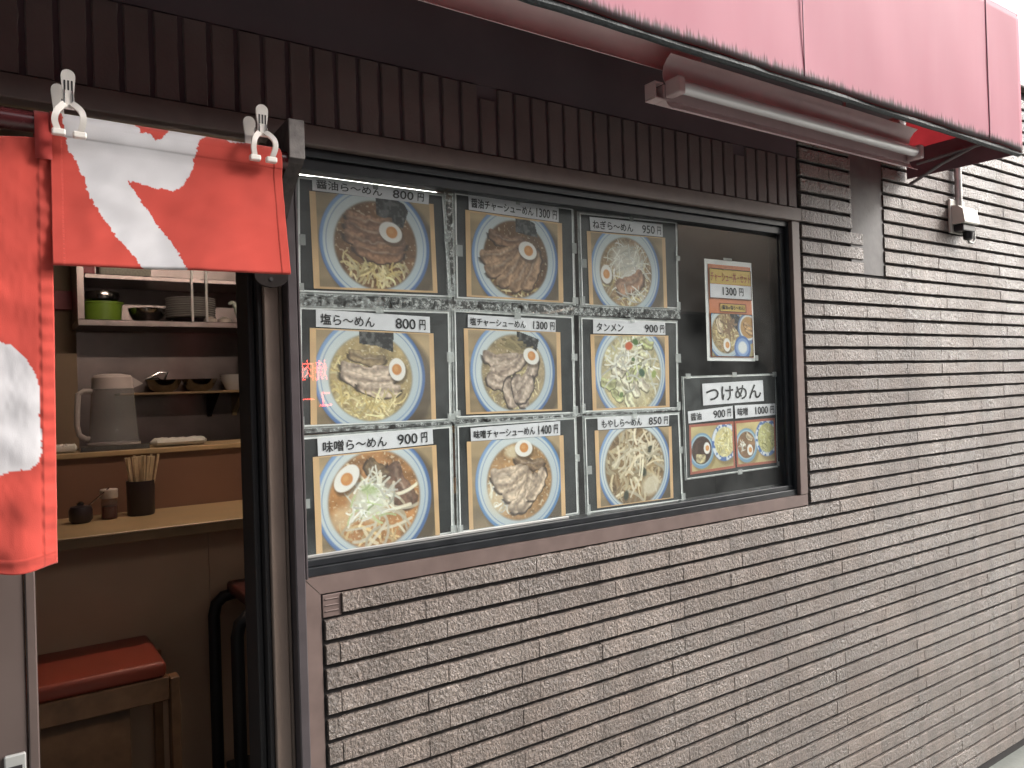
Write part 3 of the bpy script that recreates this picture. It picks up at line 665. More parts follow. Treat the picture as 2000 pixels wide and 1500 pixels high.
def clip(pts, label, lean):
    """pts: paddle top, half width, neck, left prong path, right prong path in photo pixels"""
    yf = -.1285
    W = lambda p: PY(p[0]*S1, p[1]*S1, yf)
    top, hwid, neck, lp, rp, rear = pts
    t = thing('spring_clip', label, 'clip', tuple(W(neck)), 'clips pinching the folded curtain')
    T, Nk = W(top), W(neck); wv = float(abs(W((top[0]+hwid, top[1]))[0]-T[0])); 
    xc = float(T[0]); zt, zn = float(T[2]), float(Nk[2])
    out = [(xc+wv*math.cos(math.radians(a)), zt-wv+wv*math.sin(math.radians(a))) for a in range(0, 181, 20)]
    out += [(xc-wv*.98, zt-wv*1.6), (xc-wv*.74, zn+.018), (xc-wv*.80, zn), (xc+wv*.80, zn), (xc+wv*.74, zn+.018), (xc+wv*.98, zt-wv*1.6)]
    b = MB(); b.prism(out, 'y', yf-.004, yf+.0005); fr = mb('front_handle', b, M_plastic, t)
    for k_ in (-.5, 0, .5):
        b = MB(); b.cbox(xc+wv*k_-.0011, xc+wv*k_+.0011, yf-.0046, yf-.0041, zt-wv*3.3, zt-wv*1.75, .0002); mb('grip_slot', b, M_rubber, fr)
    b = MB(); b.prism([(a-.010+lean, c_-.012) for a, c_ in out], 'y', yf+.022, yf+.026); mb('rear_handle', b, M_plastic, t)
    for path in (lp, rp):
        pp = [W(q) for q in path]
        # smooth the path
        sm = []
        for i in range(len(pp)-1):
            p0 = pp[max(i-1, 0)]; p1 = pp[i]; p2 = pp[i+1]; p3 = pp[min(i+2, len(pp)-1)]
            for k_ in range(5):
                s_ = k_/5; sm.append(.5*((2*p1)+(-p0+p2)*s_+(2*p0-5*p1+4*p2-p3)*s_*s_+(-p0+3*p1-3*p2+p3)*s_**3))
        sm.append(pp[-1]); n_ = len(sm)
        for i, q in enumerate(sm): q[1] = yf-.003-.008*math.sin(math.pi*i/(n_-1))
        b = MB(); b.ribbon(sm, .0075, .0050); mb('jaw_prong', b, M_plastic, t, smooth=False)
        e = sm[-1]; b = MB(); b.cbox(e[0]-.0080, e[0]+.0080, yf-.0095, yf+.001, e[2]-.0045, e[2]+.0038, .0018, 2); mb('jaw_pad', b, M_plastic, t)
    b = MB()
    for k_ in (-.55, .55): b.tube([(xc+wv*k_, yf-.0045, zt-wv*3.35), (xc+wv*k_, yf-.006, zt-wv*3.9), (xc+wv*k_*1.1, yf-.0046, zn+.004)], .0010, 6)
    b.tube([(xc-wv*.9, yf+.010, zn+.012), (xc+wv*.9, yf+.010, zn+.012)], .004, 10)
    mb('spring_wire', b, M_spring, t)
    return t
clip([(353, 368), 38, (355, 572), [(338, 545), (296, 590), (283, 640), (305, 694)], [(372, 545), (420, 595), (432, 650), (415, 712)], 0], 'larger ivory plastic spring clip on the curtain beside the white stroke', .0)
clip([(1366, 550), 31, (1367, 716), [(1353, 694), (1324, 732), (1317, 775), (1330, 828)], [(1380, 694), (1420, 738), (1430, 785), (1415, 840)], 0], 'smaller ivory plastic spring clip near the wooden bracket', -.002)

# ------------------------------------------------------------------ the printed menu sheets
class Canvas:
    """small painter for the printed food pictures: works on a grid of print dots, colours 0-255"""
    def __init__(s, nu, nv, aspect, seed):
        s.u, s.v = np.meshgrid(np.linspace(0, 1, nu), np.linspace(0, 1, nv)); s.a = aspect
        s.img = np.zeros((nv, nu, 3)); s.r = np.random.default_rng(seed); s.seed = seed
    def frame(s, cu, cv, ru):       # local coordinates, unit = bowl radius
        s.x = (s.u-cu)/ru; s.y = (s.v-cv)/(ru*s.a)
    def put(s, m, col): 
        m = np.clip(m, 0, 1)[..., None]; s.img = s.img*(1-m)+np.asarray(col, float)*m
    def noise(s, sc_, k=0): return vnoise(s.u*s.a+3+k, s.v+5+k, sc_, s.seed*7+k)
    def ell(s, cx, cy, rx, ry, ang=0, soft=.03):
        c_, n_ = math.cos(ang), math.sin(ang); X = (s.x-cx)*c_+(s.y-cy)*n_; Y = -(s.x-cx)*n_+(s.y-cy)*c_
        d = np.sqrt((X/rx)**2+(Y/ry)**2); return np.clip((1-d)/soft+.5, 0, 1)
    def seg(s, p, q, w):
        p = np.array(p); q = np.array(q); d = q-p; L2 = max(1e-9, d@d)
        t = np.clip(((s.x-p[0])*d[0]+(s.y-p[1])*d[1])/L2, 0, 1); dist = np.hypot(s.x-p[0]-t*d[0], s.y-p[1]-t*d[1]); return np.clip((w-dist)/(w*.5)+.5, 0, 1)
    def strand(s, p, ang, ln, w, col, curl=1.5, clipr=None):
        p = np.array(p, float); m = np.zeros_like(s.x); n = 5
        k = s.r.normal()*curl
        for i in range(n):
            q = p+np.array([math.cos(ang), math.sin(ang)])*ln/n; m = np.maximum(m, s.seg(p, q, w)); ang += k/n; p = q
        if clipr is not None: m = m*clipr
        s.put(m*.9, col)
    def strands(s, n, cx, cy, rx, ry, ln, w, cols, curl=1.5, ang=None, spread=3.14, clipr=None):
        for _ in range(n):
            a = s.r.random()*6.283; r_ = math.sqrt(s.r.random()); c = np.array(cols[s.r.integers(len(cols))], float)*(.75+.4*s.r.random())
            s.strand((cx+rx*r_*math.cos(a), cy+ry*r_*math.sin(a)), (s.r.random()*6.283 if ang is None else ang+s.r.normal()*spread), ln*(.6+.8*s.r.random()), w*(.7+.6*s.r.random()), np.clip(c, 0, 255), curl, clipr)
    def slab(s, cx, cy, ln, wd, ang, col, dark, k):
        c_, n_ = math.cos(ang), math.sin(ang); X = (s.x-cx)*c_+(s.y-cy)*n_; Y = -(s.x-cx)*n_+(s.y-cy)*c_
        Y = Y+.18*(X**2)/max(.2, ln)+(s.noise(.06, k)-.5)*.06
        d = np.maximum(np.abs(X)/ln, np.abs(Y)/wd)**1.0; e = np.sqrt((np.abs(X)/ln)**4+(np.abs(Y)/wd)**4)
        m = np.clip((1-e)/.10+.5, 0, 1)
        sh = np.clip((1.32-e)/.3, 0, 1)*(Y > 0); s.put(sh*.9, np.array(dark)*.5)
        t = .5+.5*np.sin(Y/wd*4.2+s.noise(.16, k+3)*5+X*1.5); colr = np.array(col)[None, None]*(.74+.40*(1-t)[..., None])+np.array([8, 2, 0])*t[..., None]
        fat = np.exp(-((Y/wd+.35+.25*(s.noise(.2, k+6)-.5))/.16)**2)*np.clip(1.1-np.abs(X)/ln, 0, 1); colr = colr*(1-.45*fat[..., None])+np.array((226, 206, 184))*.45*fat[..., None]
        colr = colr*(.84+.32*s.noise(.025, k+9))[..., None]
        edge = np.clip((e-.70)/.22, 0, 1)*np.clip(.55+Y/wd, .3, 1); colr = colr*(1-edge[..., None]*.8)+np.array(dark)*edge[..., None]*.8
        m = m[..., None]; s.img = s.img*(1-m)+np.clip(colr, 0, 255)*m
    def egg(s, cx, cy, r, ang=0, yk=(.12, 0), k=1.28):
        s.put(s.ell(cx+.02, cy+.05, r*k*1.06, r*1.08, ang, .2)*.5, (50, 35, 20)); s.put(s.ell(cx, cy, r*k, r, ang, .08), (238, 234, 226))
        s.put(s.ell(cx+yk[0]*r, cy+yk[1]*r, r*.62, r*.58, ang, .18), (222, 138, 62)); s.put(s.ell(cx+yk[0]*r-.1*r, cy+yk[1]*r-.1*r, r*.30, r*.25, ang, .8)*.6, (240, 176, 96))
    def nori(s, quad):
        m = inside(quad, s.x, s.y).astype(float); n = s.noise(.05, 31); s.put(m, (32, 34, 36)); s.put(m*np.clip((n-.55)*4, 0, 1)*.6, (120, 122, 118)); s.put(m*np.clip((s.noise(.025, 33)-.62)*5, 0, 1)*.4, (150, 150, 145))
    def bowl(s, soup, rim=(70, 106, 168), wall=(202, 214, 216), rin=.735, wood=(186, 156, 110)):
        g = s.noise(.22, 1)*.5+.5*vnoise(s.u*1.2+9, s.v*14, 1.0, s.seed+4)
        s.img[:] = np.array(wood)*(.74+.36*g)[..., None]*(1.04-.22*s.v)[..., None]
        s.put(s.ell(.14, .14, 1.04, 1.02, 0, .10)*.62, (62, 50, 38))
        d = np.hypot(s.x, s.y)
        s.put(s.ell(0, 0, 1, 1, 0, .02), rim); s.put(s.ell(-.015, -.015, .975, .975, 0, .02)*np.clip(.4-s.x*.4-s.y*.5, 0, 1), (120, 160, 214))
        s.put(s.ell(0, 0, .94, .94, 0, .025), wall); sh = np.clip(.35+.5*s.x+.55*s.y, 0, 1)
        s.put(s.ell(0, 0, .94, .94, 0, .025)*sh*.28, (120, 150, 176)); s.put(np.clip(1-np.abs(d-.885)/.014, 0, 1)*.75, (84, 118, 178))
        s.soupm = s.ell(0, .02, rin, rin*.985, 0, .05); s.put(s.ell(0, .02, rin*1.03, rin*1.015, 0, .05)*.6, np.array(soup)*.75)
        s.put(s.soupm, soup); n = s.noise(.10, 2)*.6+s.noise(.035, 3)*.4; s.put(s.soupm*np.clip((n-.5)*3, 0, 1)*.5, np.clip(np.array(soup)*1.35, 0, 255)); s.put(s.soupm*np.clip((.42-n)*4, 0, 1)*.5, np.array(soup)*.55)
        s.put(s.soupm*np.clip((s.noise(.02, 8)-.74)*6, 0, 1)*.6, (250, 236, 200))

NOOD = [(226, 204, 136), (206, 178, 104), (236, 218, 160)]; PALE = [(232, 230, 214), (214, 212, 190), (242, 240, 228)]
PORK = (176, 130, 100); PORKD = (66, 44, 34); PORKG = (186, 164, 144)
def paint(kind, nu, nv, asp):
    c = Canvas(nu, nv, asp, 11+sum(map(ord, kind)) % 97)
    if kind == 'shoyu':
        c.frame(.5, .50, .445); c.bowl((122, 80, 44)); c.strands(60, 0, .40, .55, .28, .28, .016, NOOD, clipr=c.soupm)
        c.nori([(.02, -.95), (.55, -.72), (.62, -.60), (.50, -.30), (.02, -.50)])
        for i, (y, l) in enumerate(((-.34, .42), (-.17, .50), (.02, .56), (.18, .46))): c.slab(-.12+.05*i, y, l, .135, .10, (158, 110, 78), PORKD, i*5)
        c.strands(22, .0, .52, .38, .14, .25, .016, NOOD, clipr=c.soupm); c.egg(.27, -.22, .17, .35)
    elif kind == 'shoyu_pork':
        c.frame(.5, .50, .445); c.bowl((112, 74, 42)); c.strands(40, 0, .5, .55, .2, .28, .015, NOOD, clipr=c.soupm)
        c.nori([(-.02, -.88), (.45, -.72), (.52, -.45), (.0, -.50)])
        c.slab(-.22, -.30, .42, .12, .1, (140, 100, 72), PORKD, 2)
        for i, (x, y, a) in enumerate(((-.38, .0, -.25), (-.28, .16, -.55), (-.08, .26, -.85), (.16, .30, -1.05), (.40, .22, -1.2))): c.slab(x, y, .44, .15, a, (172, 132, 98), PORKD, 5+i*6)
        c.egg(.27, -.17, .17, .3)
    elif kind == 'negi':
        c.frame(.47, .52, .44); c.bowl((150, 116, 78)); c.strands(70, 0, .35, .6, .35, .3, .014, NOOD+[(196, 184, 150)], clipr=c.soupm)
        c.put(c.ell(.02, -.22, .46, .36, .2, .5)*.85, (222, 218, 204)); c.strands(90, .05, -.18, .52, .42, .35, .011, PALE, .8, clipr=c.soupm)
        c.slab(.12, .28, .42, .20, -.35, (186, 136, 104), (96, 66, 50), 7); c.strands(26, .28, .52, .35, .12, .28, .012, PALE, .8, clipr=c.soupm); c.egg(-.57, .08, .155, 1.5, (.0, -.02))
    elif kind == 'shio':
        c.frame(.47, .50, .445); c.bowl((176, 150, 96)); c.strands(90, -.05, .42, .58, .30, .30, .015, NOOD, clipr=c.soupm); c.strands(30, -.5, 0, .2, .4, .25, .014, NOOD, clipr=c.soupm)
        c.nori([(-.20, -.98), (.42, -.86), (.40, -.42), (.10, -.52), (-.22, -.55)])
        c.slab(-.08, -.28, .34, .10, .12, (150, 126, 88), (80, 64, 44), 3)
        for i, (x, y, l) in enumerate(((-.10, -.06, .46), (-.06, .10, .50), (.12, .26, .40))): c.slab(x, y, l, .12, .10, (206, 182, 158), (64, 52, 46), 9+i*6)
        c.strands(40, 0, .56, .42, .12, .26, .014, NOOD, clipr=c.soupm); c.egg(.47, -.12, .155, 1.45, (-.05, 0))
    elif kind == 'shio_pork':
        c.frame(.49, .50, .44); c.bowl((158, 136, 96)); c.strands(60, 0, .3, .6, .4, .28, .014, NOOD, clipr=c.soupm)
        c.nori([(.08, -.80), (.62, -.64), (.52, -.30), (.10, -.52)]); c.strands(20, -.12, -.5, .25, .16, .3, .02, [(146, 128, 84)], .5, .3, .3, clipr=c.soupm)
        for i, (x, y, l, a) in enumerate(((-.30, -.20, .42, .05), (-.10, -.05, .44, -.35), (-.40, .22, .26, .2), (-.12, .42, .30, 1.5), (.10, .40, .34, 1.3), (.36, .12, .40, -.95), (.28, .38, .32, -1.0))): c.slab(x, y, l, .14, a, PORKG, (60, 48, 44), 4+i*5)
        c.egg(.42, -.30, .155, .5, (.06, -.05))
    elif kind == 'tan':
        c.frame(.50, .50, .47); c.bowl((186, 168, 118), rin=.80); c.put(c.ell(.0, -.05, .62, .60, 0, .5)*.8, (214, 206, 170)); c.strands(110, 0, -.05, .68, .62, .36, .020, PALE+[(214, 206, 150), (196, 186, 140)], 1.0, clipr=c.soupm)
        for i in range(16): c.slab(float(c.r.normal()*.36), float(.05+c.r.normal()*.34), .20, .11, float(c.r.random()*3), [(214, 212, 170), (222, 214, 186), (190, 196, 130)][i % 3], (132, 128, 88), i*3)
        c.strands(40, 0, -.1, .55, .5, .34, .016, PALE, .9, clipr=c.soupm)
        for x, y, r_, col in ((-.06, -.52, .10, (222, 92, 52)), (.12, -.60, .08, (92, 128, 62)), (.28, .02, .09, (62, 96, 66)), (.05, -.25, .05, (90, 120, 70)), (.62, .05, .08, (150, 170, 80)), (-.3, .45, .06, (100, 130, 60))): c.put(c.ell(x, y, r_, r_*.8, x*3, .4), col)
    elif kind == 'miso':
        c.frame(.47, .50, .47); c.bowl((186, 122, 62), rin=.77)
        c.strands(16, -.1, .55, .5, .16, .3, .02, [(232, 196, 130)], 1.2, clipr=c.soupm); c.put(c.ell(-.55, .25, .20, .18, 0, .6)*.6, (232, 206, 160))
        c.slab(.40, -.12, .40, .20, 1.05, (128, 92, 70), (60, 40, 32), 6); c.slab(.02, -.42, .22, .14, .7, (112, 88, 58), (66, 48, 34), 3)
        c.strands(26, .05, .18, .5, .4, .55, .022, [(238, 226, 196), (228, 210, 170)], 1.2, clipr=c.soupm)
        c.put(c.ell(-.08, .02, .34, .30, 0, .6)*.85, (216, 222, 200)); c.strands(70, -.08, .0, .36, .34, .22, .014, PALE+[(186, 206, 140)], .8, clipr=c.soupm); c.put(c.ell(-.10, -.14, .14, .07, .2, .8)*.6, (160, 186, 104))
        c.egg(-.47, -.36, .165, -.75, (.0, .08), 1.5)
    elif kind == 'miso_pork':
        c.frame(.52, .50, .45); c.bowl((176, 128, 74), rim=(72, 128, 190)); c.put(c.ell(-.5, .25, .26, .34, 0, .6)*.7, (226, 206, 168)); c.strands(30, -.4, .2, .3, .4, .25, .014, PALE, clipr=c.soupm)
        c.slab(.22, -.28, .36, .11, .15, (140, 112, 82), (70, 52, 40), 4)
        for i, (x, y, l, wd, a) in enumerate(((-.28, -.10, .38, .17, -.1), (-.16, .02, .42, .16, -.3), (-.02, .16, .40, .15, -.55), (.06, .34, .38, .14, -.8), (.24, .30, .42, .13, -.95), (.42, .14, .36, .12, -1.0))): c.slab(x, y, l, wd, a, (204, 180, 152), (62, 48, 40), 6+i*5)
        c.put(c.ell(-.15, -.55, .18, .12, 0, .6)*.8, (224, 208, 170)); c.egg(.10, -.60, .16, .1, (.05, -.08))
    elif kind == 'moyashi':
        c.frame(.50, .50, .475); c.bowl((128, 98, 62), rin=.80); c.put(c.ell(-.1, .3, .4, .36, 0, .6)*.6, (166, 122, 70))
        c.strands(130, 0, -.05, .72, .66, .38, .024, [(206, 188, 146), (184, 160, 116), (224, 210, 176), (150, 124, 84)], 1.3, clipr=c.soupm)
        for x, y, r_ in ((.38, -.18, .12), (.02, -.10, .08), (.20, .12, .12), (-.28, .58, .10), (.42, -.36, .08)): c.put(c.ell(x, y, r_, r_*.7, x*5, .5), (58, 62, 48))
        c.put(c.ell(.42, .42, .26, .20, -.4, .5)*.85, (220, 208, 178)); c.strands(36, .1, -.15, .5, .4, .45, .022, [(228, 214, 182), (214, 196, 158)], 1.0, clipr=c.soupm)
    elif kind == 'rice_set':
        c.frame(.34, .44, .44); c.bowl((168, 138, 86), rim=(70, 110, 176), wood=(214, 190, 120)); c.strands(70, 0, .1, .6, .5, .3, .02, NOOD+[(150, 110, 70)], clipr=c.soupm); c.nori([(.25, -.9), (.95, -.5), (.85, .1), (.3, -.35)])
        c.slab(-.35, -.25, .30, .14, 1.3, (214, 190, 150), PORKD, 3); c.strands(20, .2, -.3, .3, .2, .4, .03, [(150, 108, 70)], .5, clipr=c.soupm); c.egg(.05, .45, .19, 1.5)
        k = (c.u, c.v)
        c.frame(.90, .32, .26); c.put(c.ell(0, 0, 1, 1, 0, .05), (90, 120, 170)); c.put(c.ell(0, -.05, .86, .8, 0, .06), (214, 222, 226)); c.put(c.ell(0, -.05, .75, .68, 0, .1), (196, 142, 72)); c.slab(.0, -.1, .5, .2, .3, (200, 150, 90), (110, 74, 44), 8); c.slab(.1, .25, .45, .16, .4, (206, 160, 100), (110, 74, 44), 5)
        c.frame(.74, .80, .20); c.put(c.ell(0, 0, 1, 1, 0, .05), (70, 108, 182)); c.put(c.ell(0, -.05, .8, .75, 0, .08), (120, 156, 214)); c.put(c.ell(0, -.05, .55, .5, 0, .3), (222, 226, 224))
    elif kind in ('dip_soy', 'dip_miso'):
        c.img[:] = np.array((206, 184, 118))*(.85+.25*c.noise(.3, 1))[..., None]
        e = np.minimum(np.minimum(c.u, 1-c.u)*c.a, np.minimum(c.v, 1-c.v))
        for cu, cv, r_ in ((.26, .55, .27), (.78, .42, .30)):
            c.frame(cu, cv, r_)
            c.put(c.ell(.15, .2, 1.02, 1.02, 0, .15)*.5, (110, 84, 40)); c.put(c.ell(0, 0, 1, 1, 0, .05), (104, 150, 186) if cu < .5 else (70, 108, 180))
            if cu < .5:
                so = (62, 36, 26) if kind == 'dip_soy' else (132, 92, 58); c.put(c.ell(0, -.04, .9, .86, 0, .06), (160, 196, 214)); c.put(c.ell(0, -.03, .80, .78, 0, .06), so); sm = c.ell(0, -.03, .8, .78, 0, .06); c.put(sm*np.clip((c.noise(.08, 2)-.5)*3, 0, 1)*.5, np.array(so)*1.5)
                if kind == 'dip_soy': c.egg(.42, -.12, .26, 1.5); c.slab(-.1, .45, .40, .26, .1, (196, 182, 130), (90, 70, 40), 3)
                else: c.egg(.30, .28, .26, 1.5); c.slab(.25, -.45, .36, .16, .6, (196, 176, 140), (90, 70, 40), 3); c.strands(20, -.35, .1, .3, .3, .2, .03, PALE)
            else:
                c.put(c.ell(0, 0, .98, .98, 0, .05)*np.clip((c.noise(.05, 4)-.45)*8, 0, 1), (214, 222, 232)); c.put(c.ell(0, 0, .78, .78, 0, .1), (222, 206, 134) if kind == 'dip_soy' else (190, 184, 104)); c.strands(90, 0, 0, .66, .66, .35, .03, [(232, 222, 160), (206, 190, 110), (240, 232, 180)] if kind == 'dip_soy' else [(206, 204, 130), (176, 170, 90), (216, 210, 150)], 1.5, clipr=c.ell(0, 0, .8, .8, 0, .1))
        m = np.clip((.055-e)/.006, 0, 1); c.put(m, (178, 84, 62))
    return c
def print_part(name, q3, dy, kind, parent, res=150, edges=None):
    wdt = np.linalg.norm(np.array(q3[1])-np.array(q3[0])); hgt = np.linalg.norm(np.array(q3[3])-np.array(q3[0]))
    nu = res; nv = max(20, int(res*hgt/wdt)); c = paint(kind, nu, nv, wdt/hgt)
    if edges:           # cut-out background strips left, right, bottom of each picture
        l, r_, t_, b_ = edges; og = np.array((226, 178, 118))*(.93+.12*c.noise(.15, 77))[..., None]
        m = ((c.u < l) | (c.u > 1-r_) | (c.v > 1-b_) | (c.v < t_)).astype(float)[..., None]; c.img = c.img*(1-m)+og*m
    g_ = c.img.mean(2, keepdims=True); img = (c.img*.80+g_*.20)*.93+14
    P = bil(q3, c.u, c.v); P[..., 1] += dy
    o = fin(name, P.reshape(-1, 3), grid_faces(nu, nv), M_print, parent); colour_attr(o, lin(np.clip(img, 0, 255)).reshape(-1, 3)); return o
def quad_plate(name, q3, y0, y1, m, parent, grow=0.0):
    c = np.mean([np.array(p) for p in q3], 0); q = [np.array(p)+(np.array(p)-c)/np.linalg.norm(np.array(p)-c)*grow for p in q3]
    v = [(p[0], y0, p[2]) for p in q]+[(p[0], y1, p[2]) for p in q]
    return fin(name, v, [(0, 1, 2, 3), (7, 6, 5, 4), (0, 4, 5, 1), (1, 5, 6, 2), (2, 6, 7, 3), (3, 7, 4, 0)], m, parent)
def ring(name, q3, wd, y0, y1, m, parent):
    q = [np.array(p) for p in q3]; c = np.mean(q, 0); b = MB(); cor = [bil(q, np.array(a), np.array(d)) for a, d in ((0, 0), (1, 0), (1, 1), (0, 1))]
    W_ = np.linalg.norm(q[1]-q[0]); H_ = np.linalg.norm(q[3]-q[0]); iu, iv = wd/W_, wd/H_
    inn = [bil(q, np.array(a), np.array(d)) for a, d in ((iu, iv), (1-iu, iv), (1-iu, 1-iv), (iu, 1-iv))]
    for i in range(4):
        j = (i+1) % 4; s_ = [cor[i], cor[j], inn[j], inn[i]]; b.add([(p[0], y0, p[2]) for p in s_]+[(p[0], y1, p[2]) for p in s_], [(0, 1, 2, 3), (7, 6, 5, 4), (0, 4, 5, 1), (1, 5, 6, 2), (2, 6, 7, 3), (3, 7, 4, 0)])
    return mb(name, b, m, parent)
SY = GY+.0062                    # sheets are taped behind the glass
def tape(parent, x, z, w_, h_, y): b = MB(); b.box(x-w_/2, x+w_/2, y-.0003, y, z-h_/2, z+h_/2); return mb('tape', b, M_dust, parent)
SHEETS = [
 ('shoyu', 'menu sheet in the top left corner, soy ramen with brown soup, 800 yen',
  [(583, 344), (867, 380), (881, 580), (585, 569)], [(610, 343), (839, 374), (838, 399), (611, 371)], [(605, 372), (848, 398), (856, 572), (614, 563)],
  [('醤油ら〜めん', .03, .575), ('800', 0.670, 0.855), ('円', 0.894, 0.950)], (.045, .042, .0, .018)),
 ('shoyu_pork', 'menu sheet in the top middle, soy ramen fanned with pork, 1300 yen',
  [(890, 376), (1120, 407), (1124, 593), (894, 582)], [(915.6, 379.6), (1092, 406.7), (1092, 433.7), (916.5, 409)], [(910, 409), (1099, 435.6), (1102, 591.5), (913, 578.8)],
  [('醤油チャーシューめん', .025, .70), ('1300', 0.735, 0.893), ('円', 0.927, 0.975)], (.045, .05, .02, .018)),
 ('negi', 'menu sheet at the top of the third column, leek ramen with one egg, 950 yen',
  [(1133.8, 415), (1323, 433.8), (1326, 602.5), (1138.8, 595)], [(1152.5, 423), (1295, 438), (1295.5, 462.5), (1154.5, 449.5)], [(1147.5, 450.5), (1300.8, 464), (1305, 601), (1153, 594.5)],
  [('ねぎら〜めん', .03, .57), ('950', 0.700, 0.878), ('円', 0.916, 0.970)], (.048, .045, .01, .0)),
 ('shio', 'menu sheet in the left column middle row, salt ramen with seaweed, 800 yen',
  [(587, 600), (878.6, 609), (882, 820), (589, 834)], [(617.6, 604), (840, 618.7), (841, 650), (618, 638)], [(606, 640), (848, 651), (853, 819), (608, 830)],
  [('塩ら〜めん', .035, .49), ('800', 0.680, 0.861), ('円', 0.900, 0.955)], (.047, .042, .01, .0)),
 ('shio_pork', 'menu sheet at the centre of the grid, salt ramen with grey pork slices, 1300 yen',
  [(889, 606), (1120, 618.6), (1124, 807), (893, 816)], [(914.6, 614), (1086, 624.5), (1086, 648.6), (914.6, 639)], [(907, 641), (1095.7, 648.6), (1099, 801.6), (912, 809.5)],
  [('塩チャーシューめん', .02, .64), ('1300', 0.730, 0.898), ('円', 0.934, 0.985)], (.04, .045, .012, .02)),
 ('tan', 'menu sheet with pale vegetable tanmen and a red carrot spot, 900 yen',
  [(1137, 620), (1323.8, 628.8), (1326, 797.5), (1140, 805)], [(1159.5, 623.8), (1300, 630), (1300.5, 653.8), (1159.5, 651)], [(1154.5, 653), (1307, 655.5), (1309.5, 795), (1159.5, 802)],
  [('タンメン', .04, .40), ('900', 0.700, 0.885), ('円', 0.924, 0.980)], (.045, .05, .015, .02)),
 ('miso', 'menu sheet in the bottom left corner, miso ramen with leek heap, 900 yen',
  [(590.6, 855.6), (881.5, 833), (886, 1041), (594, 1091)], [(620.5, 856), (845.5, 836), (847, 867), (622, 891)], [(612, 893), (853.4, 869), (860.6, 1045), (619, 1084)],
  [('味噌ら〜めん', .04, .575), ('900', 0.675, 0.853), ('円', 0.891, 0.945)], (.048, .038, .01, .0)),
 ('miso_pork', 'menu sheet in the bottom row middle, miso ramen with pale pork fan, 1400 yen',
  [(895, 832), (1125, 816), (1130.6, 1003), (900, 1041)], [(920, 836), (1095, 822.5), (1095, 850), (921, 862)], [(913, 863), (1102, 850), (1106.5, 1007), (918, 1035.6)],
  [('味噌チャーシューめん', .03, .70), ('1400', 0.740, 0.892), ('円', 0.924, 0.970)], (.04, .045, .0, .0)),
 ('moyashi', 'menu sheet with bean sprout ramen in a dark soup, 850 yen',
  [(1143.8, 816), (1327.5, 807.5), (1335, 977.5), (1150, 1002.5)], [(1168, 816), (1307.5, 808), (1307.5, 831), (1168.8, 840)], [(1163, 841), (1313, 833), (1317, 973), (1168, 993)],
  [('もやしら〜めん', .05, .60), ('850', 0.700, 0.885), ('円', 0.924, 0.980)], (.045, .04, .0, .012)),
]
for si, (kind, label, q, st, ph, txt, edges) in enumerate(SHEETS):
    q3 = quad_pts(q, SY); c0 = np.mean(q3, 0); zmin = min(p[2] for p in q3)
    t = thing('menu_sheet', label, 'menu sheet', (float(c0[0]), SY, float(zmin)), 'laminated ramen menu sheets in the window')
    quad_plate('laminate', q3, SY+.0052, SY+.0056, M_film, t, .0065)
    quad_plate('black_card', q3, SY+.0042, SY+.0046, M_card, t, -.002)
    ring('white_border', q3, .0030, SY+.0032, SY+.0036, M_line, t)
    s3 = quad_pts(st, SY); sp = quad_plate('title_strip', s3, SY+.0016, SY+.0020, M_paper, t)
    v, f = text_on(s3, [(s_, a, b_, .22, .84) for s_, a, b_ in txt], SY+.0006); fin('lettering', v, f, M_ink, sp)
    p3 = quad_pts(ph, SY); print_part('food_photo', p3, .0028, kind, t, 165, edges)
    for (ua, va) in ((0.02, .55), (1.0, .42), (1.0, .97), (.5, .0), (.0, .96)):
        if random.random() < .7:
            tp = bil(q3, np.array(ua), np.array(va)); tape(t, float(tp[0]), float(tp[2]), .010+random.random()*.008, .012+random.random()*.012, SY-.0003)
# the set-meal sheet
q3 = quad_pts([(1378.8, 505), (1470, 513.8), (1477.5, 705), (1385, 703.8)], SY)
t = thing('menu_sheet', 'narrow upright orange set menu sheet with yellow band, 1300 yen', 'menu sheet', (float(np.mean(q3, 0)[0]), SY, float(min(p[2] for p in q3))), 'smaller menu sheets in the right part of the window')
quad_plate('laminate', q3, SY+.0052, SY+.0056, M_line, t, .001)
sub = lambda a, b_, c_, d_: [bil(q3, np.array(x), np.array(y)) for x, y in ((a, c_), (b_, c_), (b_, d_), (a, d_))]
M_or = mat('orange_print', (.60, .20, .085), .4, var=(40, .08), coat=.2); M_ye = mat('yellow_print', (.62, .42, .09), .4, coat=.2); M_rd = mat('faded_red_ink', (.42, .14, .07), .4)
quad_plate('orange_ground', sub(.06, .97, .045, .965), SY+.0042, SY+.0046, M_or, t)
bd = quad_plate('yellow_band', sub(.08, .96, .09, .235), SY+.0032, SY+.0036, M_ye, t)
v, f = text_on(sub(.08, .96, .09, .235), [('チャーシュー丼・セット', .02, .98, .2, .85)], SY+.0022); fin('lettering', v, f, M_rd, bd)
bd = quad_plate('price_band', sub(.08, .96, .24, .375), SY+.0032, SY+.0036, M_paper, t)
v, f = text_on(sub(.08, .96, .24, .375), [('1300', 0.300, 0.630, .2, .78), ('円', 0.700, 0.800, .2, .78)], SY+.0022); fin('lettering', v, f, M_ink, bd)
ring('dark_outline', sub(.07, .965, .085, .385), .0016, SY+.0018, SY+.0021, M_ink, t)
bd = quad_plate('yellow_tag', sub(.28, .82, .435, .505), SY+.0032, SY+.0036, M_ye, t)
ring('tag_outline', sub(.27, .83, .428, .512), .0012, SY+.0018, SY+.0021, M_ink, t)
v, f = text_on(sub(.28, .82, .435, .505), [('(醤油or塩ら〜めん)', .05, .95, .15, .85)], SY+.0022); fin('lettering', v, f, M_ink, bd)
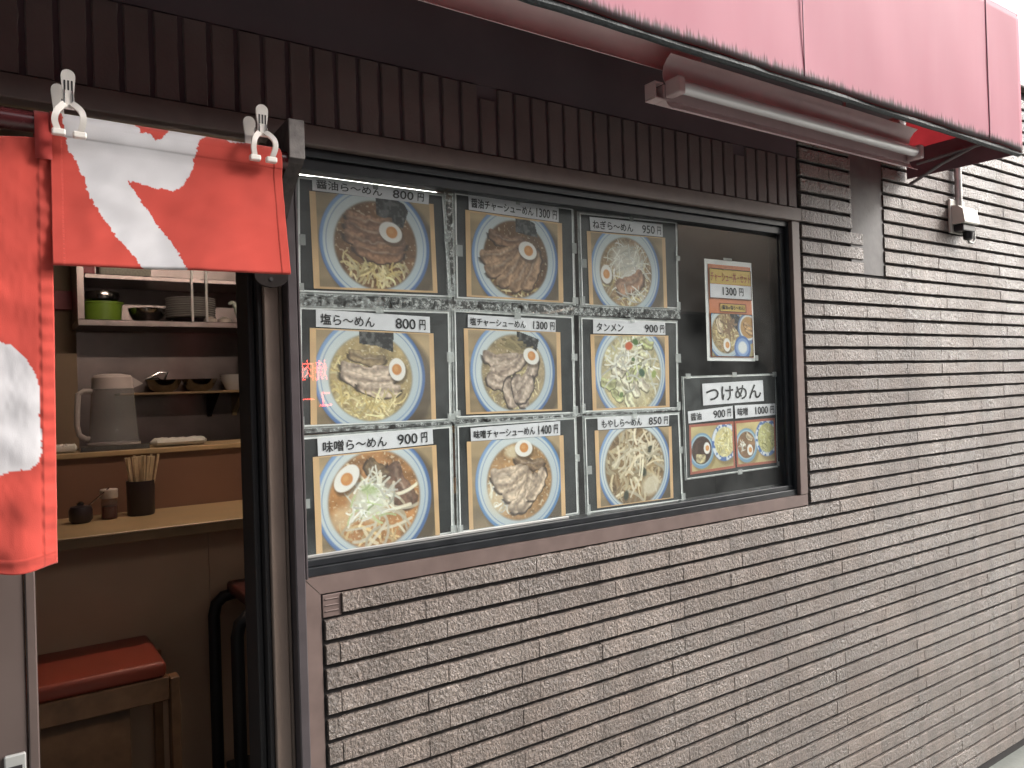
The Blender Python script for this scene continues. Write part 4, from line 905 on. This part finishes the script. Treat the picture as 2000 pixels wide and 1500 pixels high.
print_part('food_photo', sub(.08, .955, .535, .955), .0030, 'rice_set', t, 120); ring('photo_outline', sub(.075, .96, .53, .96), .0014, SY+.0018, SY+.0021, M_ink, t)
tp = bil(q3, np.array(1.0), np.array(.97)); tape(t, float(tp[0]), float(tp[2]), .014, .014, SY-.0003); tp = bil(q3, np.array(.45), np.array(-.01)); tape(t, float(tp[0]), float(tp[2]), .035, .008, SY-.0003)
# the dipping-noodle sheet
q3 = quad_pts([(1336, 737), (1517, 731), (1521, 911), (1343, 936)], SY)
t = thing('menu_sheet', 'black menu sheet with two small pictures and big dipping noodle title', 'menu sheet', (float(np.mean(q3, 0)[0]), SY, float(min(p[2] for p in q3))), 'smaller menu sheets in the right part of the window')
quad_plate('laminate', q3, SY+.0052, SY+.0056, M_film, t, .005); quad_plate('black_card', q3, SY+.0042, SY+.0046, M_card, t, -.001); ring('white_border', q3, .0022, SY+.0032, SY+.0036, M_line, t)
for st, items in (([(1372.5, 749.5), (1490.8, 742.5), (1493, 783), (1374.5, 792)], [('つけめん', .05, .95, .18, .85)]),
                  ([(1344.5, 803.8), (1432, 792.5), (1432.5, 817), (1345.8, 827)], [('醤油', .05, .28, .2, .82), ('900', 0.550, 0.814, .2, .82), ('円', 0.870, 0.950, .2, .82)]),
                  ([(1436, 792), (1515, 788), (1515.5, 810), (1437.5, 817.5)], [('味噌', .06, .30, .2, .82), ('1000', 0.490, 0.800, .2, .82), ('円', 0.866, 0.960, .2, .82)])):
    s3 = quad_pts(st, SY); sp = quad_plate('title_strip', s3, SY+.0016, SY+.0020, M_paper, t); v, f = text_on(s3, items, SY+.0006); fin('lettering', v, f, M_ink, sp)
print_part('food_photo', quad_pts([(1347.5, 830), (1434.5, 822.5), (1438, 913.8), (1350, 927.5)], SY), .0028, 'dip_soy', t, 90)
print_part('food_photo', quad_pts([(1436, 822.5), (1515, 816), (1518, 903.8), (1441, 912.5)], SY), .0026, 'dip_miso', t, 90)
for ua, va in ((.04, -.01), (.52, -.01), (.97, 0), (1.0, .97), (.55, 1.0)): tp = bil(q3, np.array(ua), np.array(va)); tape(t, float(tp[0]), float(tp[2]), .018, .013, SY-.0003)

# ------------------------------------------------------------------ outlet box and conduit on the wall
o0 = PY(1846, 400, -.02); o1 = PY(1888, 442, -.02)
ox0, ox1, oz1, oz0 = 2.690, 2.790, 1.958, 1.893
ob = thing('outlet_box', 'beige weatherproof outlet box with black plug on the tiled wall', 'outlet', (2.74, -.02, 1.85))
b = MB(); b.cbox(ox0-.008, ox1-.008, -.010, -.0012, oz0-.028, oz1+.022, .003, 2); mb('back_plate', b, M_box, ob)
b = MB(); b.prism([(-.0105, oz1), (-.030, oz1-.004), (-.046, oz1-.018), (-.052, oz0+.004), (-.050, oz0), (-.0105, oz0)], 'x', ox0, ox1); mb('hinged_cover', b, M_box, ob)
b = MB(); b.cbox(ox0+.008, ox1-.008, -.042, -.0108, oz0-.024, oz0-.001, .004, 2); so = mb('socket_body', b, M_socket, ob)
b = MB(); b.lathe((ox1-.035, -.030, oz0-.050), [(.010, 0), (.015, .004), (.017, .024), (.010, .0255)], 16); mb('plug', b, M_socket, ob, smooth=True)
b = MB(); b.tube([(ox1-.035, -.030, oz0-.050), (ox1-.032, -.031, oz0-.058), (ox1-.014, -.034, oz0-.060), (ox1-.004, -.036, oz0-.048), (ox1-.006, -.036, oz0-.022), (ox1-.014, -.034, oz0-.004)], .0038, 10); mb('cable_loop', b, M_galv, ob, smooth=True)
cx0 = float(PY(1870, 340, -.012)[0])
b = MB(); b.tube([(cx0, -.013, oz1+.0225-.02), (cx0, -.013, 2.44)], .0115, 16)
tag(mb('conduit_pipe', b, M_galv, smooth=True), 'thin grey conduit pipe rising from the outlet box up the wall', 'pipe')

# ------------------------------------------------------------------ inside the shop
# lit tube at the top of the window, inside
wl = thing('window_lamp', 'lit white fluorescent tube just inside the top of the window', 'lamp', (.74, .09, 1.78))
b = MB(); b.tube([(.46, .085, 1.7985), (.765, .085, 1.7985)], .010, 12); mb('lit_tube', b, M_lit, wl, smooth=True)
b = MB(); b.cbox(.45, 1.05, .075, .11, 1.812, 1.86, .003); mb('lamp_housing', b, M_lampmetal, wl)
for xx in (.452, .766): 
    b = MB(); b.cbox(xx, xx+.008, .073, .10, 1.787, 1.8115, .001); mb('tube_socket', b, M_lampmetal, wl)
cl = thing('ceiling_lamp', 'fluorescent ceiling lamp lighting the inside of the shop', 'lamp', (.9, 1.15, 2.28))
b = MB(); b.cbox(.3, 1.5, 1.10, 1.20, 2.325, 2.3595, .004); mb('lamp_housing', b, M_lampmetal, cl)
b = MB(); b.tube([(.32, 1.15, 2.305), (1.48, 1.15, 2.305)], .014, 12); mb('lit_tube', b, M_lit2, cl, smooth=True)
# counter
CZ, CY0, CY1, LZ = 1.0, 1.245, 1.69, 1.216
ct = thing('eating_counter', 'long pale wooden eating counter with brown front panel and raised back ledge', 'counter', (.8, 1.45, 0))
b = MB(); b.cbox(-1.7, 1.98, CY0, CY1, CZ-.006, CZ, .002); mb('counter_top', b, M_counter, ct)
b = MB(); b.cbox(-1.7, 1.98, CY0+.002, CY0+.03, CZ-.034, CZ-.0065, .001); mb('edge_band', b, M_counter_edge, ct)
sx = float(PY(411, 1200, CY0+.12)[0])
b = MB(); b.box(-1.7, sx-.0008, CY0+.12, CY0+.15, .021, CZ-.0066); mb('front_panel', b, M_panel, ct)
b = MB(); b.box(sx+.0008, 1.98, CY0+.12, CY0+.15, .021, CZ-.0066); mb('front_panel', b, M_panel, ct)
b = MB(); b.box(-1.7, 1.98, CY1, CY1+.02, CZ+.0005, LZ-.018); mb('riser_panel', b, M_wallin, ct)
b = MB(); b.cbox(-1.7, 1.98, CY1-.012, CY1+.26, LZ-.0175, LZ, .002); mb('ledge_top', b, M_counter, ct)
# stools
def box_stool(label):
    t = thing('stool', label, 'stool', (.2, 1.2, 0.02), 'stools at the counter')
    fl = PZ(75, 1345, .65); fr = PZ(325, 1290, .65); x1 = float(fr[0]); y0 = float((fl[1]+fr[1])/2); x0, y1, z = x1-.40, y0+.33, .65
    b = MB(); b.cbox(x0, x1, y0, y1, z-.045, z, .014, 4); mb('seat_cushion', b, M_seat, t, smooth=True)
    b = MB(); b.cbox(x0-.004, x1+.006, y0+.003, y1-.003, z-.112, z-.046, .003); mb('apron', b, M_stoolwood, t)
    for lx in (x0-.034, x1+.0075):
        for ly in (y0+.0, y1-.045):
            b = MB(); b.cbox(lx, lx+.026, ly, ly+.045, .021, z-.05, .003); mb('leg', b, M_stoolwood, t)
    b = MB(); b.cbox(x0+.09, x1-.09, y0+.05, y0+.068, .10, z-.1125, .002); mb('centre_panel', b, M_stoolwood, t)
    b = MB(); b.cbox(x0+.0, x1-.0, y1-.05, y1-.03, .15, .20, .002); mb('stretcher', b, M_stoolwood, t)
box_stool('wooden box stool with glossy red brown cushion in the doorway')
t = thing('stool', 'dark round-framed stool half hidden behind the door jamb', 'stool', (.72, 1.15, .02), 'stools at the counter')
fx = float(PY(465, 1300, 1.02)[0]); zt = float(PY(465, 1203, 1.02)[2])
for yy in (1.02, 1.30):
    b = MB(); b.tube([(fx, yy, .02), (fx, yy, zt-.06), (fx+.008, yy, zt-.025), (fx+.03, yy, zt-.006), (fx+.06, yy, zt), (fx+.30, yy, zt), (fx+.335, yy, zt-.012), (fx+.35, yy, zt-.04), (fx+.352, yy, .02)], .019, 10); mb('bent_frame', b, M_blackpaint, t, smooth=True)
b = MB(); b.cbox(fx+.045, fx+.31, 1.0, 1.32, zt+.0, zt+.04, .012, 3); mb('seat_cushion', b, mat('dark_red_vinyl', (.075, .018, .014), .45), t, smooth=True)
b = MB(); b.cbox(fx+.02, fx+.33, 1.035, 1.285, .2, .222, .004); mb('foot_rest', b, M_blackpaint, t)
# on the ledge: pitcher on a tray, towel, rolled cloth
LY = 1.80
def at(px, y, z): 
    d = ray(px, 800); k = (y-CAM[1])/d[1]; return (float(CAM[0]+d[0]*k), y, z)
pc = at(221, LY, LZ+.012)
tr_ = thing('serving_tray', 'thin glossy tray under the water pitcher', 'tray', (pc[0], LY, LZ))
b = MB(); b.cbox(pc[0]-.115, pc[0]+.10, LY-.10, LY+.09, LZ+.0003, LZ+.006, .002); mb('tray_base', b, M_bowlsteel, tr_)
b = MB(); b.cbox(pc[0]-.117, pc[0]+.102, LY-.104, LY-.0985, LZ+.0003, LZ+.020, .002); mb('tray_rim', b, M_bowlsteel, tr_)
pi_ = thing('water_pitcher', 'smoky clear plastic water pitcher with handle and spout on the ledge', 'pitcher', pc)
b = MB(); b.lathe(pc, [(.080, 0), (.084, .010), (.083, .022), (.080, .030), (.074, .12), (.068, .205)], 32); mb('pitcher_body', b, M_pitch, pi_, smooth=True)
b = MB(); b.lathe((pc[0], pc[1], pc[2]+.2055), [(.069, 0), (.067, .010), (.066, .040), (.058, .049), (.030, .054)], 32); mb('pitcher_lid', b, M_lid, pi_, smooth=True)
b = MB(); b.lathe((pc[0], pc[1], pc[2]-.0005), [(.086, 0), (.087, .012), (.082, .0125)], 32); mb('foot_ring', b, M_lid, pi_, smooth=True)
b = MB(); b.prism([(pc[0]+.060, pc[2]+.248), (pc[0]+.098, pc[2]+.222), (pc[0]+.062, pc[2]+.205)], 'y', LY-.022, LY+.022); mb('spout', b, M_lid, pi_)
b = MB(); b.tube([(pc[0]-.066, LY-.01, pc[2]+.198), (pc[0]-.092, LY-.012, pc[2]+.200), (pc[0]-.110, LY-.014, pc[2]+.188), (pc[0]-.114, LY-.014, pc[2]+.14), (pc[0]-.117, LY-.014, pc[2]+.08), (pc[0]-.110, LY-.013, pc[2]+.045), (pc[0]-.090, LY-.011, pc[2]+.030), (pc[0]-.076, LY-.01, pc[2]+.030)], .0095, 12); mb('handle', b, M_lid, pi_, smooth=True)
def blob(name, x0, x1, y0, y1, z0, h, m, label, cat, seed):
    r = np.random.default_rng(seed); bm = bmesh.new(); bmesh.ops.create_grid(bm, x_segments=1, y_segments=1, size=1); bm.free()
    nu, nv = 26, 14; V = []
    for j in range(nv):
        a = 2*math.pi*j/nv
        for i in range(nu):
            s_ = i/(nu-1); tap = min(1, (s_*9+.25), ((1-s_)*9+.35)); rn = 1+.10*r.normal()
            V.append((x0+(x1-x0)*s_, (y0+y1)/2+(y1-y0)/2*math.cos(a)*tap, z0+h/2+h/2*np.sign(math.sin(a))*abs(math.sin(a))**.6*tap*(rn if math.sin(a) > 0 else 1)))
    Fs = [(j*nu+i, j*nu+i+1, ((j+1) % nv)*nu+i+1, ((j+1) % nv)*nu+i) for j in range(nv) for i in range(nu-1)]+[tuple(j*nu for j in range(nv)), tuple(j*nu+nu-1 for j in reversed(range(nv)))]
    return tag(fin(name, V, Fs, m, smooth=True), label, cat)
tx0, tx1 = at(292, 1.78, 0)[0], at(400, 1.78, 0)[0]
blob('folded_towel', tx0, tx1, 1.73, 1.83, LZ+.0005, .030, M_towel, 'folded white towel lying on the counter ledge', 'towel', 3)
rx0, rx1 = at(88, 1.76, 0)[0], at(148, 1.76, 0)[0]
blob('rolled_wet_cloth', rx0, rx1, 1.73, 1.78, LZ+.0005, .030, M_towel, 'rolled pale cloth on the ledge beside the curtain', 'cloth', 5)
# on the counter: chopstick cup, chili jar, small bottle, price card
cc = at(270, 1.58, CZ+.0005)
cup = thing('chopstick_cup', 'tall dark plastic cup full of disposable chopsticks', 'cup', cc)
b = MB(); b.lathe(cc, [(.040, 0), (.0425, .004), (.0445, .112), (.0445, .116), (.041, .116), (.039, .02)], 28); mb('cup_wall', b, M_darkplastic, cup, smooth=True)
for i in range(26):
    a = random.random()*6.283; r_ = math.sqrt(random.random()); k = random.random()
    p0 = (cc[0]+.028*r_*math.cos(a), cc[1]+.022*r_*math.sin(a), cc[2]+.025); p1 = (cc[0]+.062*r_*math.cos(a), cc[1]+.040*r_*math.sin(a), cc[2]+.195+.008*k)
    b = MB(); b.tube([p0, p1], [.0035, .0048], 4); tag(mb('chopstick', b, M_chop), 'pale disposable chopsticks standing in the dark cup', 'chopsticks', 'chopsticks in the cup')
jc = at(208, 1.56, CZ+.0005)
jar = thing('chili_jar', 'small jar of red chili with a cream cap on the counter', 'jar', jc)
b = MB(); b.lathe(jc, [(.022, 0), (.0245, .004), (.0245, .060), (.021, .068)], 20); mb('jar_glass', b, M_jar, jar, smooth=True)
b = MB(); b.lathe((jc[0], jc[1], jc[2]+.002), [(.0225, 0), (.0225, .040), (.0, .041)], 20); mb('chili_fill', b, M_chili, jar, smooth=True)
b = MB(); b.lathe((jc[0], jc[1], jc[2]+.0685), [(.026, 0), (.027, .003), (.027, .028), (.024, .030)], 20); mb('cap', b, M_capwhite, jar, smooth=True)
bc = at(152, 1.54, CZ+.0005)
bt = thing('sauce_pot', 'small dark sauce pot with a spoon beside the curtain edge', 'pot', bc)
b = MB(); b.lathe(bc, [(.026, 0), (.034, .010), (.035, .040), (.030, .052), (.012, .056)], 20); mb('pot_body', b, M_darkplastic, bt, smooth=True)
b = MB(); b.lathe((bc[0], bc[1], bc[2]+.0565), [(.010, 0), (.012, .006), (.004, .012)], 14); mb('lid_knob', b, M_bowlsteel, bt, smooth=True)
b = MB(); b.tube([(bc[0]+.02, bc[1], bc[2]+.05), (bc[0]+.085, bc[1], bc[2]+.105)], .0025, 8); mb('spoon_handle', b, M_bowlsteel, bt)
k0 = PY(478, 892, 1.68); k1 = PY(503, 982, 1.68)
pcx = thing('price_card', 'pale framed price card leaning on the counter riser', 'card', (float(k0[0])+.05, 1.67, CZ))
b = MB(); b.cbox(float(k0[0]), float(k0[0])+.12, 1.672, 1.684, CZ+.0006, float(k0[2]), .001); mb('card_frame', b, M_darkplastic, pcx)
b = MB(); b.box(float(k0[0])+.006, float(k0[0])+.114, 1.6705, 1.6716, CZ+.008, float(k0[2])-.008); mb('card_face', b, M_poster, pcx)
# upper steel shelf with dishes
SYF, SYB = 2.66, 2.96
z_b = float(PY(300, 626, SYF)[2]); z_t = float(PY(300, 540, SYF)[2]); sx0 = float(PY(151, 600, SYF)[0]); SX1 = 1.95
sh = thing('steel_shelf', 'open stainless wall shelf holding plates and tubs at the back', 'shelf', ((sx0+SX1)/2, 2.8, z_b))
b = MB(); b.cbox(sx0, SX1, SYF, SYB+.03, z_b-.030, z_b, .003); mb('lower_board', b, M_steel, sh)
b = MB(); b.cbox(sx0+.03, SX1, SYF, SYB+.03, z_t-.022, z_t, .003); mb('upper_board', b, M_steel, sh)
b = MB(); b.cbox(sx0, sx0+.030, SYF, SYB+.03, z_b+.0005, 2.30, .002); mb('side_post', b, M_steel, sh)
for pxx in (382, 410):
    xx = at(pxx, SYF-.012, 0)[0]; b = MB(); b.cbox(xx-.0055, xx+.0055, SYF-.014, SYF-.004, z_b-.002, 2.15, .001); mb('white_rod', b, M_white, sh)
gx = at(206, 2.77, z_b+.0005)
gt = thing('green_tub', 'lime green plastic tub on the steel shelf', 'tub', gx)
b = MB(); b.lathe(gx, [(.074, 0), (.078, .004), (.084, .080), (.090, .082), (.090, .089), (.083, .089), (.076, .012)], 28); mb('tub_wall', b, M_green, gt, smooth=True)
b = MB(); b.lathe((gx[0], gx[1], gx[2]+.0895), [(.052, .0), (.070, .012), (.074, .030), (.070, .048), (.066, .048), (.066, .030), (.050, .006)], 28)
tag(mb('glass_bowl', b, M_bowlsteel, smooth=True), 'shiny bowl resting on top of the green tub', 'bowl')
mx_ = at(292, 2.78, z_b+.0005); b = MB(); b.lathe(mx_, [(.040, 0), (.066, .018), (.080, .050), (.084, .066), (.081, .066), (.060, .02), (.0, .012)], 28)
tag(mb('mixing_bowl', b, M_bowlsteel, smooth=True), 'steel mixing bowl between the green tub and the plates', 'bowl')
plx = at(378, 2.80, z_b+.0005)
for i in range(9):
    b = MB(); b.lathe((plx[0]+random.uniform(-.002, .002), plx[1]+random.uniform(-.002, .002), plx[2]+.022+i*.0112), [(.060, 0), (.064, .0), (.100, .008), (.118, .0105), (.118, .0125), (.098, .0105), (.060, .003)], 36)
    tag(mb('plate', b, M_white, smooth=True), {0: 'lowest white plate of the stack on the steel shelf', 8: 'topmost white plate of the stack on the steel shelf'}.get(i, 'white plate in the middle of the stack on the steel shelf'), 'plate', 'stack of white plates')
b = MB(); b.lathe((plx[0], plx[1], plx[2]), [(.055, 0), (.085, .012), (.092, .0215), (.06, .0216)], 32); tag(mb('dark_dish', b, M_darkplastic, smooth=True), 'dark dish under the stack of white plates', 'dish')
for pxx in (416, 444):
    p_ = at(pxx, 2.72, z_b+.0005); b = MB(); b.lathe(p_, [(.034, 0), (.034, .004), (.030, .018), (.016, .028), (.004, .031)], 20); tag(mb('small_cup', b, M_capwhite, smooth=True), 'small upturned cup in front of the plates, the '+('left' if pxx < 430 else 'right')+' one', 'cup', 'upturned cups on the shelf')
hx = at(478, 2.75, z_b+.0005)
hp = thing('china_horse', 'small white and green china horse figure at the shelf end', 'figurine', hx)
def skin_body(name, pts, edges, m, parent):
    me = bpy.data.meshes.new(name); org = ORIG[parent]; me.from_pydata([(p[0]-org[0], p[1]-org[1], p[2]-org[2]) for p, r in pts], edges, [])
    o = bpy.data.objects.new(name, me); COL.objects.link(o); o.parent = parent; ORIG[o] = org
    sk = o.modifiers.new('skin', 'SKIN'); 
    for i, (p, r) in enumerate(pts): me.skin_vertices[0].data[i].radius = (r, r)
    me.skin_vertices[0].data[0].use_root = True
    ss = o.modifiers.new('sub', 'SUBSURF'); ss.levels = 1; ss.render_levels = 2; me.materials.append(m); return o
X, Y_, Z_ = hx
pts = [((X+.02, Y_, Z_+.055), .026), ((X-.012, Y_, Z_+.060), .024), ((X-.032, Y_, Z_+.092), .015), ((X-.046, Y_, Z_+.112), .013), ((X-.066, Y_, Z_+.098), .007), ((X+.05, Y_, Z_+.058), .024), ((X+.066, Y_, Z_+.082), .008), ((X+.062, Y_, Z_+.104), .006),
       ((X-.018, Y_-.012, Z_+.03), .010), ((X-.018, Y_-.012, Z_+.006), .007), ((X-.014, Y_+.014, Z_+.03), .010), ((X-.014, Y_+.014, Z_+.006), .007), ((X+.05, Y_-.012, Z_+.03), .011), ((X+.05, Y_-.012, Z_+.006), .007), ((X+.054, Y_+.014, Z_+.03), .011), ((X+.054, Y_+.014, Z_+.006), .007)]
skin_body('horse_body', pts, [(0, 1), (1, 2), (2, 3), (3, 4), (0, 5), (5, 6), (6, 7), (1, 8), (8, 9), (1, 10), (10, 11), (5, 12), (12, 13), (5, 14), (14, 15)], M_mint, hp)
p_ = at(177, 2.74, z_t+.0005); b = MB(); b.cbox(p_[0]-.025, p_[0]+.030, 2.70, 2.80, z_t+.0005, z_t+.10, .008, 2); tag(mb('pink_caddy', b, M_pink), 'pink plastic caddy on the upper shelf board under the curtain', 'box')
p_ = at(245, 2.76, z_t+.0005); b = MB(); b.cbox(p_[0]-.10, p_[0]+.12, 2.70, 2.84, z_t+.0005, z_t+.07, .006); tag(mb('wrapped_packet', b, M_poster), 'pale wrapped packet on the upper shelf board', 'packet')
# bowl shelf on the back wall
BY = 2.86; zb2 = float(PY(380, 764, BY-.07)[2]); xx0 = at(258, BY-.07, 0)[0]; xx1 = 1.8
bs = thing('thin_wooden_shelf', 'thin wooden shelf on brackets with steel bowls', 'shelf', ((xx0+xx1)/2, BY, zb2-.10))
b = MB(); b.cbox(xx0-.05, xx1, BY-.07, 2.998, zb2-.012, zb2, .002); mb('shelf_board', b, M_shelfwood, bs)
for pxx, m_ in ((425, M_blackpaint), (475, M_counter)):
    xx = at(pxx, BY-.05, 0)[0]; b = MB(); b.prism([(BY-.06, zb2-.0125), (2.998, zb2-.0125), (2.998, zb2-.125), (2.985, zb2-.135), (2.975, zb2-.12)], 'x', xx-.011, xx+.011); mb('shelf_bracket', b, m_, bs)
for pxx, lab in ((321, 'steel bowl with a ladle on the thin wooden shelf'), (391, 'plain steel bowl in the middle of the thin wooden shelf')):
    p_ = at(pxx, BY+.02, zb2+.0005); b = MB(); b.lathe(p_, [(.040, 0), (.062, .014), (.078, .040), (.086, .062), (.083, .062), (.060, .018), (.0, .010)], 28); tag(mb('steel_bowl', b, M_bowlsteel, smooth=True), lab, 'bowl', 'steel bowls on the wooden shelf')
p_ = at(321, BY+.02, zb2+.05); b = MB(); b.tube([(p_[0], p_[1], p_[2]), (p_[0]-.03, p_[1]-.02, p_[2]+.022), (p_[0]-.085, p_[1]-.03, p_[2]+.012)], .004, 8); b.tube([(p_[0]+.0, p_[1], p_[2]+.0), (p_[0]+.02, p_[1], p_[2]+.05), (p_[0]-.02, p_[1], p_[2]+.048), (p_[0]-.085, p_[1], p_[2]+.012)], .006, 8); tag(mb('steel_ladle', b, M_bowlsteel, smooth=True), 'steel ladle leaning out of the bowl behind the pitcher spout', 'ladle')
p_ = at(457, BY+.01, zb2+.0005)
for i in range(3):
    b = MB(); b.lathe((p_[0], p_[1], p_[2]+i*.012), [(.030, 0), (.036, .004), (.060, .050), (.066, .058), (.062, .058), (.034, .01), (.0, .006)], 30); tag(mb('white_bowl', b, M_white, smooth=True), ('lowest', 'middle', 'topmost')[i]+' white bowl of the nest at the right of the wooden shelf', 'bowl', 'nested white bowls')
p_ = at(492, BY+.03, zb2+.0005); b = MB(); b.lathe(p_, [(.040, 0), (.042, .003), (.042, .19), (.030, .205), (.020, .21)], 24); tag(mb('blue_canister', b, M_can, smooth=True), 'tall dark blue canister at the end of the wooden shelf', 'canister')
# left of the steel shelf: a small switch panel on the tan wall
p0 = PY(104, 568, 2.94); p1 = PY(144, 606, 2.94)
b = MB(); b.cbox(float(p0[0])-.25, float(p1[0]), 2.92, 2.9545, float(p1[2]), float(p0[2]), .003); tag(mb('wall_cabinet', b, M_pink), 'small dull pink cabinet on the tan wall beside the steel shelf', 'cabinet')
# behind the right part of the window: a dark fridge with pale edge
fr = thing('dark_cabinet', 'tall dark cabinet seen through the right part of the window', 'cabinet', (1.75, .5, .02))
b = MB(); b.cbox(1.40, 1.98, .42, .90, .021, 1.62, .01); mb('cabinet_body', b, M_blackpaint, fr)
b = MB(); b.cbox(1.42, 1.78, .405, .419, .10, 1.60, .004); mb('cabinet_door', b, M_darkplastic, fr)

# ------------------------------------------------------------------ across the street (seen only mirrored in the glass)
def mirror(px, py, ys):
    g = PY(px, py, GY); d = ray(px, py).copy(); d[1] = -d[1]; return g+d*((ys-GY)/d[1])
OPY = -6.4
ob_ = thing('opposite_building', 'grey rendered building across the street, mirrored in the window glass', 'building', (-1.0, OPY-1.5, 0))
b = MB(); b.box(-9, 4.4, OPY-3.0, OPY, 0.002, 4.8); mb('opposite_wall', b, M_opp, ob_)
for i in range(5):
    for zz in (3.3,):
        x0 = -8.2+i*2.65; b = MB(); b.cbox(x0, x0+1.5, OPY+.002, OPY+.05, zz, zz+1.3, .01); wv_ = mb('opposite_window', b, M_oppglass, ob_)
b = MB(); b.box(-2.2, 4.6, OPY+.002, OPY+.04, .1, 2.5); mb('opposite_shopfront', b, M_oppglass, ob_)
b = MB(); b.box(4.42, 12.0, OPY-3.0, OPY-.05, 0.002, 4.8); mb('dark_neighbour_wall', b, M_mortar, ob_)
ma = mirror(590, 703, OPY+.30); mc = mirror(640, 742, OPY+.30); md = mirror(648, 772, OPY+.30); me_ = mirror(600, 800, OPY+.30)
ns = thing('neon_sign', 'red neon lettering across the street, mirrored in the window glass', 'sign', (float(ma[0]), OPY+.25, float(mc[2])-.5))
xa, xb, za, zb3 = float(mc[0]), float(ma[0]), float(max(ma[2], mc[2])), float(min(ma[2], mc[2]))
qs = [np.array([xa, OPY+.30, za]), np.array([xb, OPY+.30, za]), np.array([xb, OPY+.30, zb3]), np.array([xa, OPY+.30, zb3])]
v, f = text_on(qs, [('焼肉', 0, 1, 0, 1)], OPY+.30, -.004, 0); fin('neon_lettering', v, f, M_neon, ns)
dz = zb3-za; qs = [p+np.array([0, 0, 1.5*dz]) for p in qs]; v, f = text_on(qs, [('ユ', -.15, .35, .1, .8), ('一', .55, 1, .4, .46)], OPY+.30, -.004, 0); fin('neon_lettering', v, f, M_neon, ns)
b = MB(); b.cbox(min(xa, xb)-.15, max(xa, xb)+.15, OPY+.20, OPY+.26, zb3-.6, za+.2, .01); mb('sign_board', b, M_blackpaint, ns)
b = MB(); b.box(xa-.02, xa+.02, OPY+.003, OPY+.199, zb3, zb3+.04); mb('sign_arm', b, M_blackpaint, ns)
